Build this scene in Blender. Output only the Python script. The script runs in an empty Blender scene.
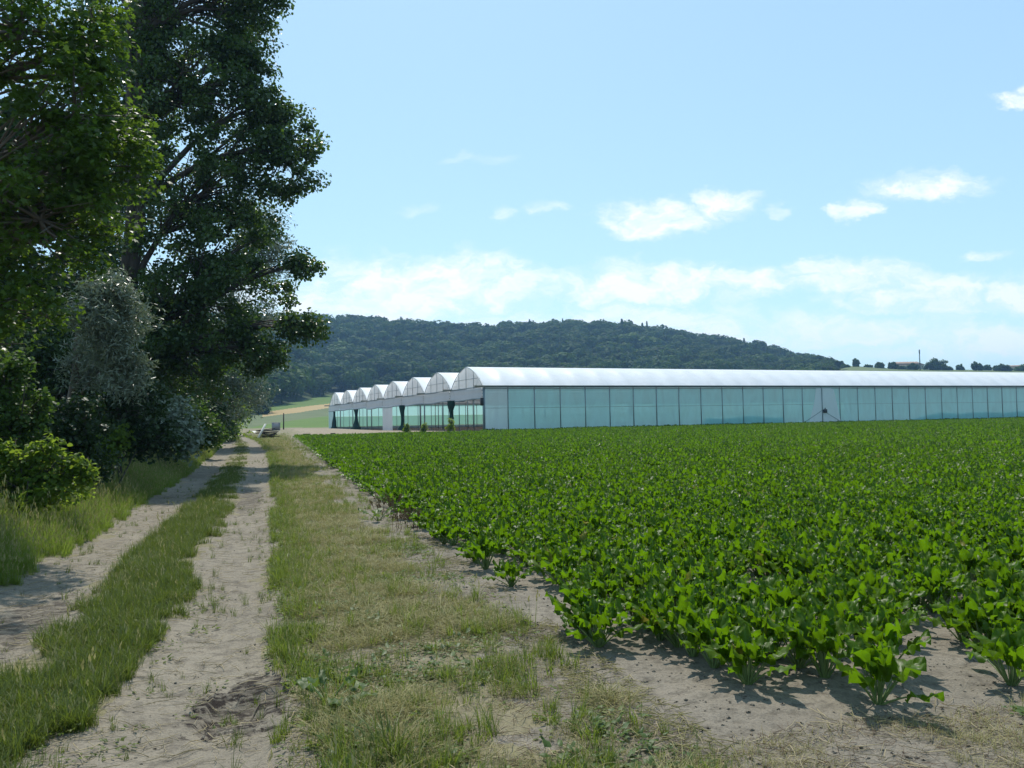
import bpy, math, random
import numpy as np
from mathutils import Matrix, Vector, Euler

rng = np.random.default_rng(7)
random.seed(7)
SC = bpy.context.scene
COL = SC.collection
R = math.radians

# ------------------------------------------------------------------ camera model (used to plan where things stand)
F = 820.0
EYE = np.array([0.0, 0.0, 1.65])
PITCH, ROLL = 2.62, -1.09
CAMROT = (Matrix.Rotation(R(90 + PITCH), 3, 'X') @ Matrix.Rotation(R(ROLL), 3, 'Z'))
CR = np.array(CAMROT)

def P(px, py, Y):
    """world point seen at a pixel, at depth Y"""
    d = CR @ np.array([(px - 512) / F, -(py - 384) / F, -1.0])
    return EYE + d * (Y / d[1])

def Hpx(px):
    return 421.6 - .01907 * (px - 512)

# ------------------------------------------------------------------ noise
def _hash(i, j, seed):
    h = (i.astype(np.int64) * 374761393 + j.astype(np.int64) * 668265263 + seed * 1442695041) & 0x7fffffff
    h = ((h ^ (h >> 13)) * 1274126177) & 0x7fffffff
    h = h ^ (h >> 16)
    return (h & 0xffff) / 65535.0

def vnoise(x, y, scale=1.0, seed=0):
    x = np.asarray(x, float) * scale; y = np.asarray(y, float) * scale
    i = np.floor(x); j = np.floor(y); fx = x - i; fy = y - j
    fx = fx * fx * (3 - 2 * fx); fy = fy * fy * (3 - 2 * fy)
    i = i.astype(np.int64); j = j.astype(np.int64)
    a = _hash(i, j, seed); b = _hash(i + 1, j, seed); c = _hash(i, j + 1, seed); d = _hash(i + 1, j + 1, seed)
    return (a * (1 - fx) + b * fx) * (1 - fy) + (c * (1 - fx) + d * fx) * fy

def fbm(x, y, scale=1.0, seed=0, octv=3):
    v = 0; a = .5; s = scale
    for k in range(octv):
        v = v + a * vnoise(x, y, s, seed + k * 17); a *= .5; s *= 2.03
    return v / (1 - .5 ** octv)

def sstep(a, b, x):
    t = np.clip((np.asarray(x, float) - a) / (b - a), 0, 1)
    return t * t * (3 - 2 * t)

# ------------------------------------------------------------------ terrain
DA = R(16.45)                                                    # direction of the track, left of straight ahead
DX, DY = -math.sin(DA), math.cos(DA)

def ST(x, y):
    return DX * x + DY * y, DY * x - DX * y                      # along the track, across it (right positive)

def bend(s):                                                      # the far part of the track turns a little left
    return .00060 * np.clip(np.asarray(s, float) - 25, 0, 70) ** 2

def XY(s, t):
    return DX * s + DY * t, DY * s - DX * t

GX, GY, GZ = -2.9, 82.0, .75                                     # near corner of the glasshouse
GA = R(23.8)
def GL(x, y):                                                    # world -> greenhouse local (along, across)
    dx, dy = x - GX, y - GY
    return math.cos(GA) * dx + math.sin(GA) * dy, -math.sin(GA) * dx + math.cos(GA) * dy
def GW(a, b, z=0):
    return np.array([GX + math.cos(GA) * a - math.sin(GA) * b, GY + math.sin(GA) * a + math.cos(GA) * b, GZ + z])

SKY_X = [-900, -200, 0, 250, 330, 400, 440, 480, 520, 560, 620, 660, 700, 740, 780, 810, 830, 850, 870, 900, 1024, 1300, 2000]
SKY_Y = [345, 332, 324, 319, 319, 322, 326, 329, 326, 324, 324, 331, 338, 343, 350, 357, 363.5, 366, 367, 369, 370.5, 373, 372]
def far_base(Y):
    return np.interp(Y, [0, 120, 160, 200, 260, 300, 420, 520, 700, 4000], [0.6, .75, 1.2, 2.4, 4.6, 6.4, 14.2, 20.7, 24, 24])
def crest_px(X, Y):
    return 512 + 820 * X / np.maximum(Y, 1.0)
def hill_foot(px):
    return np.interp(px, [-300, 200, 240, 250, 300, 330, 380, 780, 860], [260, 270, 282, 300, 420, 515, 545, 545, 260])

def zt(x, y, fine=True):
    x = np.asarray(x, float); y = np.asarray(y, float)
    s, t = ST(x, y)
    z = .55 * sstep(12, 80, y)
    z = z + .62 * sstep(78, 125, y) * sstep(0, -12, x)
    # level pad of the greenhouse and yard
    a, b = GL(x, y)
    pad = sstep(-7, -.5, a) * sstep(-3, -.5, b) * (1 - sstep(79, 95, b)) * (1 - sstep(135, 150, a))
    z = z * (1 - pad) + GZ * pad
    # beyond: fields that climb, then the wooded hill
    fb = far_base(y)
    w = sstep(140, 190, y) * (1 - pad)
    z = z * (1 - w) + fb * w
    px = crest_px(x, y)
    Y0 = hill_foot(px); Y1 = np.interp(px, [780, 860], [900, 600])
    treeh = np.interp(px, [800, 840], [11, 0])
    zc = 1.65 + (Hpx(px) - np.interp(px, SKY_X, SKY_Y)) / F * Y1 - treeh
    k = np.clip((y - Y0) / (Y1 - Y0), 0, 1)
    k = .55 * k + .45 * (k * k * (3 - 2 * k))
    f0 = far_base(np.minimum(y, Y0))
    zh = f0 + (zc - far_base(Y0)) * k - np.clip(y - Y1 - 60, 0, None) * .06
    wh = sstep(0, 1, (y > Y0) * 1.0) * (y > 170)
    z = np.where(wh > 0, zh, z)
    # wheel ruts, verge, bank
    near = 1 - sstep(90, 130, s)
    wob = (fbm(s, t * 0, .25, 5) - .5) * .25
    t = t + bend(s)
    tt = t + wob
    rut = np.exp(-((tt + .38) / .42) ** 4) + np.exp(-((tt + 2.2) / .45) ** 4)
    z = z - .05 * rut * near
    z = z + near * (.30 * sstep(-2.75, -5.5, t) + .25 * sstep(-5.5, -9, t))
    if fine:
        nf = 1 - sstep(30, 70, y)
        z = z + nf * ((fbm(x, y, 1.3, 11, 3) - .5) * .05 + (fbm(x, y, 7., 21, 3) - .5) * .022)
        z = z + nf * (t > 1.5) * (fbm(x, y, 12., 31, 2) - .5) * .02
        # old tyre treads across the wheel tracks
        tread = (np.exp(-((tt + .38) / .3) ** 4) + np.exp(-((tt + 2.2) / .3) ** 4)) * (fbm(s, t, .9, 95, 2) > .45)
        z = z + nf * near * tread * .010 * np.sign(np.sin(s * 38 + 6 * np.abs(tt * 2)))*(vnoise(s, t, 6, 97) > .35)
        # churned tyre prints in the damp patch of the right rut
        mud = np.exp(-((s - 5.42) / .5) ** 2 - ((t + .08) / .2) ** 2) + .8 * np.exp(-((s - 5.3) / .4) ** 2 - ((t + .34) / .13) ** 2)
        z = z - mud * (.015 + .075 * (vnoise(s * 1.0, t * .4, 9, 3) > .5))
    return z

def ground(px, Y):
    x = float(EYE[0] + (CR @ np.array([(px - 512) / F, .03, -1.0]))[0] * Y)
    return np.array([x, Y, float(zt(x, Y))])

# ------------------------------------------------------------------ object helpers
def tag(o, label=None, cat=None, group=None, kind=None):
    if label: o['label'] = label
    if cat: o['category'] = cat
    if group: o['group'] = group
    if kind: o['kind'] = kind
    return o

def empty(name, loc, rz=0.0):
    o = bpy.data.objects.new(name, None); COL.objects.link(o)
    o.location = [float(v) for v in loc]; o.rotation_euler = (0, 0, rz); o.empty_display_size = .2
    return o

def link_mesh(name, me, mats, parent=None, smooth=False):
    for m in (mats if isinstance(mats, (list, tuple)) else [mats]):
        if m is not None: me.materials.append(m)
    if smooth:
        me.polygons.foreach_set('use_smooth', np.ones(len(me.polygons), dtype=bool))
    o = bpy.data.objects.new(name, me); COL.objects.link(o)
    if parent is not None: o.parent = parent
    return o

def np_mesh(name, V, loops, counts, mat_idx=None):
    me = bpy.data.meshes.new(name)
    V = np.ascontiguousarray(V, dtype=np.float32); loops = np.ascontiguousarray(loops, dtype=np.int32)
    counts = np.asarray(counts, dtype=np.int32)
    me.vertices.add(len(V)); me.vertices.foreach_set('co', V.ravel())
    me.loops.add(len(loops)); me.loops.foreach_set('vertex_index', loops)
    me.polygons.add(len(counts))
    starts = np.concatenate([[0], np.cumsum(counts)[:-1]]).astype(np.int32)
    me.polygons.foreach_set('loop_start', starts)
    if mat_idx is not None: me.polygons.foreach_set('material_index', np.asarray(mat_idx, dtype=np.int32))
    me.update(calc_edges=True)
    return me

class MB:
    """collects shapes for ONE mesh"""
    def __init__(self): self.v = []; self.f = []; self.m = []; self.n = 0
    def add(self, V, Fs, mi=0):
        self.v.append(np.asarray(V, float).reshape(-1, 3)); b = self.n
        for f in Fs: self.f.append([b + i for i in f]); self.m.append(mi)
        self.n += len(self.v[-1]); return self
    def box(self, lo, hi, mi=0, M=None, bev=0.0):
        (x0, y0, z0), (x1, y1, z1) = lo, hi
        if bev > 0:
            b = bev; V = []
            for z, i in ((z0, b), (z0 + b, 0), (z1 - b, 0), (z1, b)):
                for (x, y) in ((x0 + b, y0), (x1 - b, y0), (x1, y0 + b), (x1, y1 - b), (x1 - b, y1), (x0 + b, y1), (x0, y1 - b), (x0, y0 + b)):
                    cx, cy = (x0 + x1) / 2, (y0 + y1) / 2
                    V.append((x - math.copysign(i, x - cx), y - math.copysign(i, y - cy), z))
            V = np.array(V); Fs = [list(range(7, -1, -1)), list(range(24, 32))]
            for k in range(3):
                for j in range(8):
                    Fs.append([k * 8 + j, k * 8 + (j + 1) % 8, k * 8 + 8 + (j + 1) % 8, k * 8 + 8 + j])
        else:
            V = np.array([(x, y, z) for z in (z0, z1) for (x, y) in ((x0, y0), (x1, y0), (x1, y1), (x0, y1))])
            Fs = [(3, 2, 1, 0), (4, 5, 6, 7), (0, 1, 5, 4), (1, 2, 6, 5), (2, 3, 7, 6), (3, 0, 4, 7)]
        if M is not None:
            M = np.array(M); V = V @ M[:3, :3].T + (M[:3, 3] if M.shape[1] == 4 else 0)
        return self.add(V, Fs, mi)
    def tube(self, pts, rad, sides=6, mi=0, caps=True):
        pts = np.asarray(pts, float); n = len(pts)
        rad = np.broadcast_to(np.asarray(rad, float), (n,))
        tang = np.gradient(pts, axis=0); tang /= np.linalg.norm(tang, axis=1, keepdims=True) + 1e-9
        up = np.array([0, 0, 1.0]) if abs(tang[0][2]) < .9 else np.array([1.0, 0, 0])
        V = []
        for i in range(n):
            a = np.cross(tang[i], up); a /= np.linalg.norm(a) + 1e-9; b = np.cross(tang[i], a); up = -b if False else up
            for k in range(sides):
                th = 2 * math.pi * k / sides
                V.append(pts[i] + rad[i] * (math.cos(th) * a + math.sin(th) * b))
        Fs = []
        for i in range(n - 1):
            for k in range(sides):
                k2 = (k + 1) % sides
                Fs.append((i * sides + k, (i + 1) * sides + k, (i + 1) * sides + k2, i * sides + k2))
        if caps: Fs += [list(range(sides)), list(range((n - 1) * sides + sides - 1, (n - 1) * sides - 1, -1))]
        return self.add(V, Fs, mi)
    def grid(self, Vg, mi=0):
        Vg = np.asarray(Vg, float); a, b = Vg.shape[:2]
        Fs = [(i * b + j, (i + 1) * b + j, (i + 1) * b + j + 1, i * b + j + 1) for i in range(a - 1) for j in range(b - 1)]
        return self.add(Vg.reshape(-1, 3), Fs, mi)
    def arrays(self):
        return np.concatenate(self.v), self.f, self.m
    def build(self, name, mats, parent=None, smooth=False):
        V, Fs, m = self.arrays()
        me = np_mesh(name, V, [i for f in Fs for i in f], [len(f) for f in Fs], m)
        return link_mesh(name, me, mats, parent, smooth)

# ------------------------------------------------------------------ materials
def mat(name):
    m = bpy.data.materials.new(name); m.use_nodes = True
    nt = m.node_tree; nt.nodes.clear()
    out = nt.nodes.new('ShaderNodeOutputMaterial')
    return m, nt, out
def N(nt, typ, **kw):
    n = nt.nodes.new(typ)
    for k, v in kw.items():
        if hasattr(n, k): setattr(n, k, v)
        else: n.inputs[k].default_value = v
    return n
def L(nt, a, b): nt.links.new(a, b)
def rgba(c): return (c[0], c[1], c[2], 1.0)
def mixc(nt, fac, a, b, mode='MIX'):
    n = nt.nodes.new('ShaderNodeMix'); n.data_type = 'RGBA'; n.blend_type = mode
    for sock, v in ((n.inputs[0], fac), (n.inputs[6], a), (n.inputs[7], b)):
        if hasattr(v, 'is_output'): nt.links.new(v, sock)
        else: sock.default_value = v if not isinstance(v, tuple) or len(v) == 4 else rgba(v)
    return n.outputs[2]
def math_(nt, op, a, b=None, c=None):
    n = nt.nodes.new('ShaderNodeMath'); n.operation = op
    for i, v in enumerate((a, b, c)):
        if v is None: continue
        if hasattr(v, 'is_output'): nt.links.new(v, n.inputs[i])
        else: n.inputs[i].default_value = v
    return n.outputs[0]
def ramp(nt, fac, stops):
    n = nt.nodes.new('ShaderNodeValToRGB')
    while len(n.color_ramp.elements) < len(stops): n.color_ramp.elements.new(.5)
    for e, (p, c) in zip(n.color_ramp.elements, stops): e.position = p; e.color = rgba(c) if len(c) == 3 else c
    nt.links.new(fac, n.inputs[0]); return n.outputs[0]
def noise(nt, scale, detail=4, rough=.55, vec=None, dist=0.0):
    n = nt.nodes.new('ShaderNodeTexNoise'); n.inputs['Scale'].default_value = scale
    n.inputs['Detail'].default_value = detail; n.inputs['Roughness'].default_value = rough
    n.inputs['Distortion'].default_value = dist
    if vec is not None: nt.links.new(vec, n.inputs['Vector'])
    return n.outputs['Fac']

def leaf_mat(name, c1, c2, tcol, trans=.4, rough=.45, spec=.5, rib=None, tree=False, sick=None):
    m, nt, out = mat(name)
    oi = nt.nodes.new('ShaderNodeObjectInfo'); ge = nt.nodes.new('ShaderNodeNewGeometry')
    r = math_(nt, 'FRACT', math_(nt, 'ADD', ge.outputs['Random Per Island'], oi.outputs['Random']))
    if tree:
        st_ = ramp(nt, noise(nt, .014, 4, .6, ge.outputs['Position']), [(.38, (0, 0, 0)), (.62, (1, 1, 1))])
        r = math_(nt, 'ADD', math_(nt, 'MULTIPLY', ge.outputs['Random Per Island'], .3), math_(nt, 'MULTIPLY', math_(nt, 'MULTIPLY', math_(nt, 'POWER', oi.outputs['Random'], 1.4), math_(nt, 'ADD', .25, math_(nt, 'MULTIPLY', st_, 1.1))), .75))
    col = mixc(nt, r, c1, c2)
    tc = mixc(nt, r, tcol, tuple(x * .6 for x in tcol))
    if sick: col = mixc(nt, math_(nt, 'GREATER_THAN', r, .985), col, sick)
    if rib is not None:
        at = N(nt, 'ShaderNodeAttribute', attribute_name='vv')
        k = math_(nt, 'SMOOTH_MIN', 1.0, math_(nt, 'MULTIPLY', math_(nt, 'ABSOLUTE', at.outputs['Fac']), 4.0), .1)
        col = mixc(nt, k, rib, col)
    p = N(nt, 'ShaderNodeBsdfPrincipled', Roughness=rough)
    p.inputs['Specular IOR Level'].default_value = spec
    L(nt, col, p.inputs['Base Color'])
    t = nt.nodes.new('ShaderNodeBsdfTranslucent'); L(nt, tc, t.inputs['Color'])
    mx = nt.nodes.new('ShaderNodeMixShader'); mx.inputs[0].default_value = trans
    L(nt, p.outputs[0], mx.inputs[1]); L(nt, t.outputs[0], mx.inputs[2]); L(nt, mx.outputs[0], out.inputs['Surface'])
    return m

def plain(name, col, rough=.6, var=.15, scale=3.0, metallic=0.0, bump=0.0):
    m, nt, out = mat(name)
    ge = nt.nodes.new('ShaderNodeTexCoord')
    f = noise(nt, scale, 5, .6, ge.outputs['Object'])
    c = mixc(nt, f, tuple(max(0, x * (1 - var)) for x in col), tuple(min(1, x * (1 + var)) for x in col))
    p = N(nt, 'ShaderNodeBsdfPrincipled', Roughness=rough, Metallic=metallic); L(nt, c, p.inputs['Base Color'])
    if bump:
        b = N(nt, 'ShaderNodeBump', Strength=bump, Distance=.02); L(nt, noise(nt, scale * 6, 4, .6, ge.outputs['Object']), b.inputs['Height'])
        L(nt, b.outputs[0], p.inputs['Normal'])
    L(nt, p.outputs[0], out.inputs['Surface']); return m

def film(name, col, tcol, trans, alpha, rough=.3, streak=0.0, dirt=.12):
    """thin plastic film or insect net: diffuse + translucent, part see-through"""
    m, nt, out = mat(name)
    tc = nt.nodes.new('ShaderNodeTexCoord')
    mp = N(nt, 'ShaderNodeMapping'); mp.inputs['Scale'].default_value = (1.0, 1.0, .35); L(nt, tc.outputs['Object'], mp.inputs[0])
    f = noise(nt, .9, 4, .6, mp.outputs[0], .6)
    c = mixc(nt, ramp(nt, f, [(.3, (0, 0, 0)), (.6, (1, 1, 1))]), tuple(x * (1 - dirt) for x in col), col)
    p = N(nt, 'ShaderNodeBsdfPrincipled', Roughness=rough); L(nt, c, p.inputs['Base Color'])
    t = nt.nodes.new('ShaderNodeBsdfTranslucent'); t.inputs[0].default_value = rgba(tcol)
    mx = nt.nodes.new('ShaderNodeMixShader'); mx.inputs[0].default_value = trans
    L(nt, p.outputs[0], mx.inputs[1]); L(nt, t.outputs[0], mx.inputs[2])
    res = mx.outputs[0]
    if alpha < 1:
        tr = nt.nodes.new('ShaderNodeBsdfTransparent'); tr.inputs[0].default_value = rgba(tuple(.5 + .5 * x for x in tcol))
        m2 = nt.nodes.new('ShaderNodeMixShader')
        k = math_(nt, 'ADD', math_(nt, 'MULTIPLY', f, streak), alpha - streak * .5)
        L(nt, k, m2.inputs[0]); L(nt, tr.outputs[0], m2.inputs[1]); L(nt, res, m2.inputs[2]); res = m2.outputs[0]
    L(nt, res, out.inputs['Surface']); return m

def soil_mat(name, c_dry, c_mid, c_dark, grassy=None, straw=0.0, bump=.6, mud=False):
    m, nt, out = mat(name)
    g = nt.nodes.new('ShaderNodeNewGeometry'); pos = g.outputs['Position']
    n1 = noise(nt, 1.1, 6, .62, pos); n2 = noise(nt, 9.0, 6, .7, pos); n3 = noise(nt, 60.0, 4, .7, pos)
    c = mixc(nt, ramp(nt, n1, [(.35, (0, 0, 0)), (.68, (1, 1, 1))]), c_mid, c_dry)
    c = mixc(nt, ramp(nt, n2, [(.30, (1, 1, 1)), (.52, (0, 0, 0))]), c, c_dark)
    c = mixc(nt, math_(nt, 'MULTIPLY', ramp(nt, n3, [(.38, (1, 1, 1)), (.5, (0, 0, 0))]), .5), c, c_dark)
    if grassy:
        c = mixc(nt, math_(nt, 'MULTIPLY', ramp(nt, math_(nt, 'ADD', math_(nt, 'MULTIPLY', noise(nt, .55, 5, .65, pos), .6), math_(nt, 'MULTIPLY', noise(nt, 25., 5, .7, pos), .4)), [(.42, (0, 0, 0)), (.56, (1, 1, 1))]), .75), c, grassy)
    if mud:
        def spot(s, t, rs, rt):
            sx, sy = XY(s, t)
            mp = N(nt, 'ShaderNodeMapping', vector_type='TEXTURE'); mp.inputs['Location'].default_value = (sx, sy, 0)
            mp.inputs['Rotation'].default_value = (0, 0, DA); mp.inputs['Scale'].default_value = (rt, rs, 10)
            L(nt, pos, mp.inputs[0])
            vl = N(nt, 'ShaderNodeVectorMath', operation='LENGTH'); L(nt, mp.outputs[0], vl.inputs[0])
            return ramp(nt, math_(nt, 'ADD', vl.outputs['Value'], math_(nt, 'MULTIPLY', math_(nt, 'SUBTRACT', n2, .5), 2.6)), [(.75, (1, 1, 1)), (1.05, (0, 0, 0))])
        k = math_(nt, 'MAXIMUM', spot(5.42, -.08, .62, .24), spot(5.3, -.34, .45, .16))
        k = math_(nt, 'MAXIMUM', k, math_(nt, 'MULTIPLY', spot(8.3, -2.05, 1.2, .35), .7))
        k = math_(nt, 'MAXIMUM', k, math_(nt, 'MULTIPLY', spot(20, -.5, 3.5, .35), .6))
        mp2 = N(nt, 'ShaderNodeMapping', vector_type='TEXTURE'); mp2.inputs['Rotation'].default_value = (0, 0, DA); mp2.inputs['Scale'].default_value = (1.0, .32, 1.0); L(nt, pos, mp2.inputs[0])
        band = ramp(nt, noise(nt, 6.0, 5, .65, mp2.outputs[0], .4), [(.44, (0, 0, 0)), (.56, (1, 1, 1))])
        k = math_(nt, 'MULTIPLY', k, math_(nt, 'ADD', .22, math_(nt, 'MULTIPLY', band, .9)))
        c = mixc(nt, math_(nt, 'MULTIPLY', k, .95), c, (.03, .024, .02))
        c = mixc(nt, math_(nt, 'MULTIPLY', ramp(nt, noise(nt, 3.0, 6, .7, mp2.outputs[0], .5), [(.30, (1, 1, 1)), (.47, (0, 0, 0))]), .55), c, c_dark)
    p = N(nt, 'ShaderNodeBsdfPrincipled', Roughness=.92); p.inputs['Specular IOR Level'].default_value = .15
    L(nt, c, p.inputs['Base Color'])
    b = N(nt, 'ShaderNodeBump', Strength=bump, Distance=.03)
    L(nt, math_(nt, 'ADD', n2, math_(nt, 'MULTIPLY', n3, .5)), b.inputs['Height']); L(nt, b.outputs[0], p.inputs['Normal'])
    L(nt, p.outputs[0], out.inputs['Surface']); return m

def field_mat(name, c1, c2, sc=.08, fine=1.5):
    m, nt, out = mat(name)
    g = nt.nodes.new('ShaderNodeNewGeometry'); pos = g.outputs['Position']
    f = math_(nt, 'ADD', math_(nt, 'MULTIPLY', noise(nt, sc, 5, .6, pos), .6), math_(nt, 'MULTIPLY', noise(nt, fine, 4, .7, pos), .4))
    c = mixc(nt, ramp(nt, f, [(.35, (0, 0, 0)), (.65, (1, 1, 1))]), c1, c2)
    p = N(nt, 'ShaderNodeBsdfPrincipled', Roughness=.9); p.inputs['Specular IOR Level'].default_value = .1
    L(nt, c, p.inputs['Base Color']); L(nt, p.outputs[0], out.inputs['Surface']); return m

M = {}
M['ground'] = soil_mat('ground_soil', (.27, .235, .165), (.20, .175, .12), (.11, .095, .065), grassy=(.20, .18, .095), bump=.6)
M['track'] = soil_mat('track_dirt', (.285, .25, .192), (.225, .196, .15), (.118, .102, .08), bump=.8, mud=True)
M['soil'] = soil_mat('field_soil', (.268, .236, .186), (.212, .186, .146), (.105, .092, .072), bump=.9)
M['yard'] = soil_mat('yard_soil', (.33, .28, .20), (.26, .21, .15), (.17, .14, .10), bump=.5)
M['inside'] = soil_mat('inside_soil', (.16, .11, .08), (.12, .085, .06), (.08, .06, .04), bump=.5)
M['meadow'] = field_mat('meadow_green', (.085, .14, .03), (.12, .18, .05))
M['greyfield'] = field_mat('young_crop_green', (.10, .13, .06), (.14, .16, .085))
M['wheat'] = field_mat('ripe_wheat', (.32, .235, .11), (.38, .29, .15))
M['pasture'] = field_mat('pasture_green', (.10, .135, .05), (.15, .175, .08))
M['hill'] = field_mat('wood_floor', (.03, .045, .015), (.05, .07, .025))

# ------------------------------------------------------------------ the ground: one structured sheet, its faces shared out by what covers them
def axis_t():
    tc = list(np.arange(-3.0, 2.61, .045))
    l = [tc[0]]; st = .05
    while l[-1] > -2300: st = min(st * 1.045, 260); l.append(l[-1] - st)
    r = [tc[-1]]; st = .05
    while r[-1] < 2300: st = min(st * 1.045, 260); r.append(r[-1] + st)
    return np.array(l[:0:-1] + tc + r[1:])
def axis_s():
    a = [2.0]; st = .035
    while a[-1] < 2500: st = max(.035, a[-1] * .0125); a.append(a[-1] + st)
    b = [2.0]; st = .1
    while b[-1] > -60: st *= 1.2; b.append(b[-1] - st)
    return np.array(b[:0:-1] + a)
TT, SS = np.meshgrid(axis_t(), axis_s())
GXX, GYY = XY(SS, TT)
GZZ = zt(GXX, GYY)
nr, nc = TT.shape
idx = np.arange(nr * nc).reshape(nr, nc)
quads = np.stack([idx[:-1, :-1], idx[:-1, 1:], idx[1:, 1:], idx[1:, :-1]], -1).reshape(-1, 4)
VALL = np.stack([GXX, GYY, GZZ], -1).reshape(-1, 3)
cen = VALL[quads].mean(1)
cs, ct = ST(cen[:, 0], cen[:, 1])
ca, cb = GL(cen[:, 0], cen[:, 1])
jag = (fbm(cen[:, 0], cen[:, 1], 3., 41, 4) - .5) * .75 + (fbm(cen[:, 0], cen[:, 1], .4, 43, 2) - .5) * .35

def rut_mask(s, t, j):
    te = t + j
    wid = .42 + .16 * (1 - sstep(4, 9, s))
    right = np.abs(te + .38 + .14 * (1 - sstep(4, 9, s))) < wid
    left = np.abs(te + 2.2) < .47
    return (right | left) & (s < 100)
def in_field(a, b, t, s):
    return (t > 1.95) & (b < -1.2 + 0 * a) & (a > -40) & (s > -30) & (t < 400)
cls = np.zeros(len(quads), int)
pxc = crest_px(cen[:, 0], cen[:, 1])
YB = cen[:, 1] - 1.1 * (pxc - 300)
farL = (cen[:, 1] > 165) & (pxc < 900)
cls[farL & (YB < 226)] = 5
cls[farL & (YB >= 226)] = 6
cls[farL & (YB >= 302) & (pxc > 262)] = 7
cls[farL & (YB >= 347)] = 5
cls[(pxc >= 800) & (cen[:, 1] > 165)] = 8
foot = hill_foot(pxc)
cls[(cen[:, 1] > foot) & (pxc < 838) & (cen[:, 1] > 165)] = 9
near_pad = (ca > -6.5 + jag * 3) & (cb > -1.0) & (cb < 82) & (ca < 140)
cls[near_pad & (cen[:, 1] < 230)] = 3
yard2 = (cen[:, 1] > 74 + jag * 4) & (cen[:, 1] < 150) & (ct > 3.2 + jag * 6) & (ca < .5)
cls[yard2 & (cb > -8)] = 3
cls[(ca > .2) & (cb > .2) & (cb < 77.4) & (ca < 131)] = 4
fld = (ct > 1.42 + jag * 1.3) & (cb < -.9) & (cen[:, 1] < 140) & (ca > -30) & (cen[:, 0] < 240) & (cls == 0) & (cs > -20)
cls[fld] = 2
cls[rut_mask(cs, ct + bend(cs), jag) & (cs > -15)] = 1
spec = [('ground', M['ground']), ('dirt_track', M['track']), ('field_soil', M['soil']), ('dirt_yard', M['yard']), ('greenhouse_soil', M['inside']),
        ('meadow', M['meadow']), ('young_crop_field', M['greyfield']), ('wheat_field', M['wheat']), ('pasture', M['pasture']), ('hill', M['hill'])]
for k, (nm, mm) in enumerate(spec):
    q = quads[cls == k]
    u, inv = np.unique(q, return_inverse=True)
    me = np_mesh(nm, VALL[u], inv.reshape(-1), np.full(len(q), 4))
    tag(link_mesh(nm, me, mm, None, True), kind='structure')

# ------------------------------------------------------------------ scatter: stuff made of instances of templates that live in the object's own mesh
def scatter(name, label, pts, rot, scale, tid, templates, mats, kind='stuff'):
    """templates: list of (V, faces, mat indices, optional per-vertex vv)"""
    K = len(templates)
    Vs = [np.asarray(pts, float)]; Ts = [np.zeros(len(pts), np.int32)]
    VV = [np.zeros(len(pts))]
    loops = []; counts = []; mi = []; b = len(pts)
    for k, tp in enumerate(templates):
        V, Fs, m = tp[:3]
        Vs.append(V); Ts.append(np.full(len(V), k + 1, np.int32))
        VV.append(tp[3] if len(tp) > 3 else np.zeros(len(V)))
        for f in Fs: loops.extend([b + i for i in f]); counts.append(len(f))
        mi.extend(m); b += len(V)
    me = np_mesh(name, np.concatenate(Vs), loops, counts, mi)
    n = len(me.vertices)
    a = me.attributes.new('tid', 'INT', 'POINT'); a.data.foreach_set('value', np.concatenate(Ts))
    a = me.attributes.new('vv', 'FLOAT', 'POINT'); a.data.foreach_set('value', np.concatenate(VV).astype(np.float32))
    full = np.zeros((n, 3), np.float32); full[:len(pts)] = rot
    a = me.attributes.new('rot', 'FLOAT_VECTOR', 'POINT'); a.data.foreach_set('vector', full.ravel())
    sc = np.ones((n, 3), np.float32); scale = np.asarray(scale, float)
    sc[:len(pts)] = scale if scale.ndim == 2 else scale[:, None]
    a = me.attributes.new('scl', 'FLOAT_VECTOR', 'POINT'); a.data.foreach_set('vector', sc.ravel())
    pk = np.zeros(n, np.int32); pk[:len(pts)] = tid
    a = me.attributes.new('pick', 'INT', 'POINT'); a.data.foreach_set('value', pk)
    o = link_mesh(name, me, mats, None, True)
    ng = bpy.data.node_groups.new(name + '_scatter', 'GeometryNodeTree')
    ng.interface.new_socket('Geometry', in_out='INPUT', socket_type='NodeSocketGeometry')
    ng.interface.new_socket('Geometry', in_out='OUTPUT', socket_type='NodeSocketGeometry')
    nd = ng.nodes; gi = nd.new('NodeGroupInput'); go = nd.new('NodeGroupOutput')
    def attr(nm, ty):
        x = nd.new('GeometryNodeInputNamedAttribute'); x.data_type = ty; x.inputs['Name'].default_value = nm; return x.outputs['Attribute']
    tidn = attr('tid', 'INT')
    def sep(k):
        c = nd.new('FunctionNodeCompare'); c.data_type = 'INT'; c.operation = 'EQUAL'
        ins = [s for s in c.inputs if s.type == 'INT']
        ng.links.new(tidn, ins[0]); ins[1].default_value = k
        s = nd.new('GeometryNodeSeparateGeometry'); s.domain = 'POINT'
        ng.links.new(gi.outputs[0], s.inputs['Geometry']); ng.links.new(c.outputs[0], s.inputs['Selection'])
        return s.outputs['Selection']
    g2i = nd.new('GeometryNodeGeometryToInstance')
    for k in range(K, 0, -1): ng.links.new(sep(k), g2i.inputs[0])
    iop = nd.new('GeometryNodeInstanceOnPoints')
    ng.links.new(sep(0), iop.inputs['Points']); ng.links.new(g2i.outputs[0], iop.inputs['Instance'])
    iop.inputs['Pick Instance'].default_value = True
    ng.links.new(attr('pick', 'INT'), iop.inputs['Instance Index'])
    ng.links.new(attr('rot', 'FLOAT_VECTOR'), iop.inputs['Rotation'])
    ng.links.new(attr('scl', 'FLOAT_VECTOR'), iop.inputs['Scale'])
    ng.links.new(iop.outputs[0], go.inputs[0])
    md = o.modifiers.new('scatter', 'NODES'); md.node_group = ng
    return tag(o, label, kind=kind)

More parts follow.
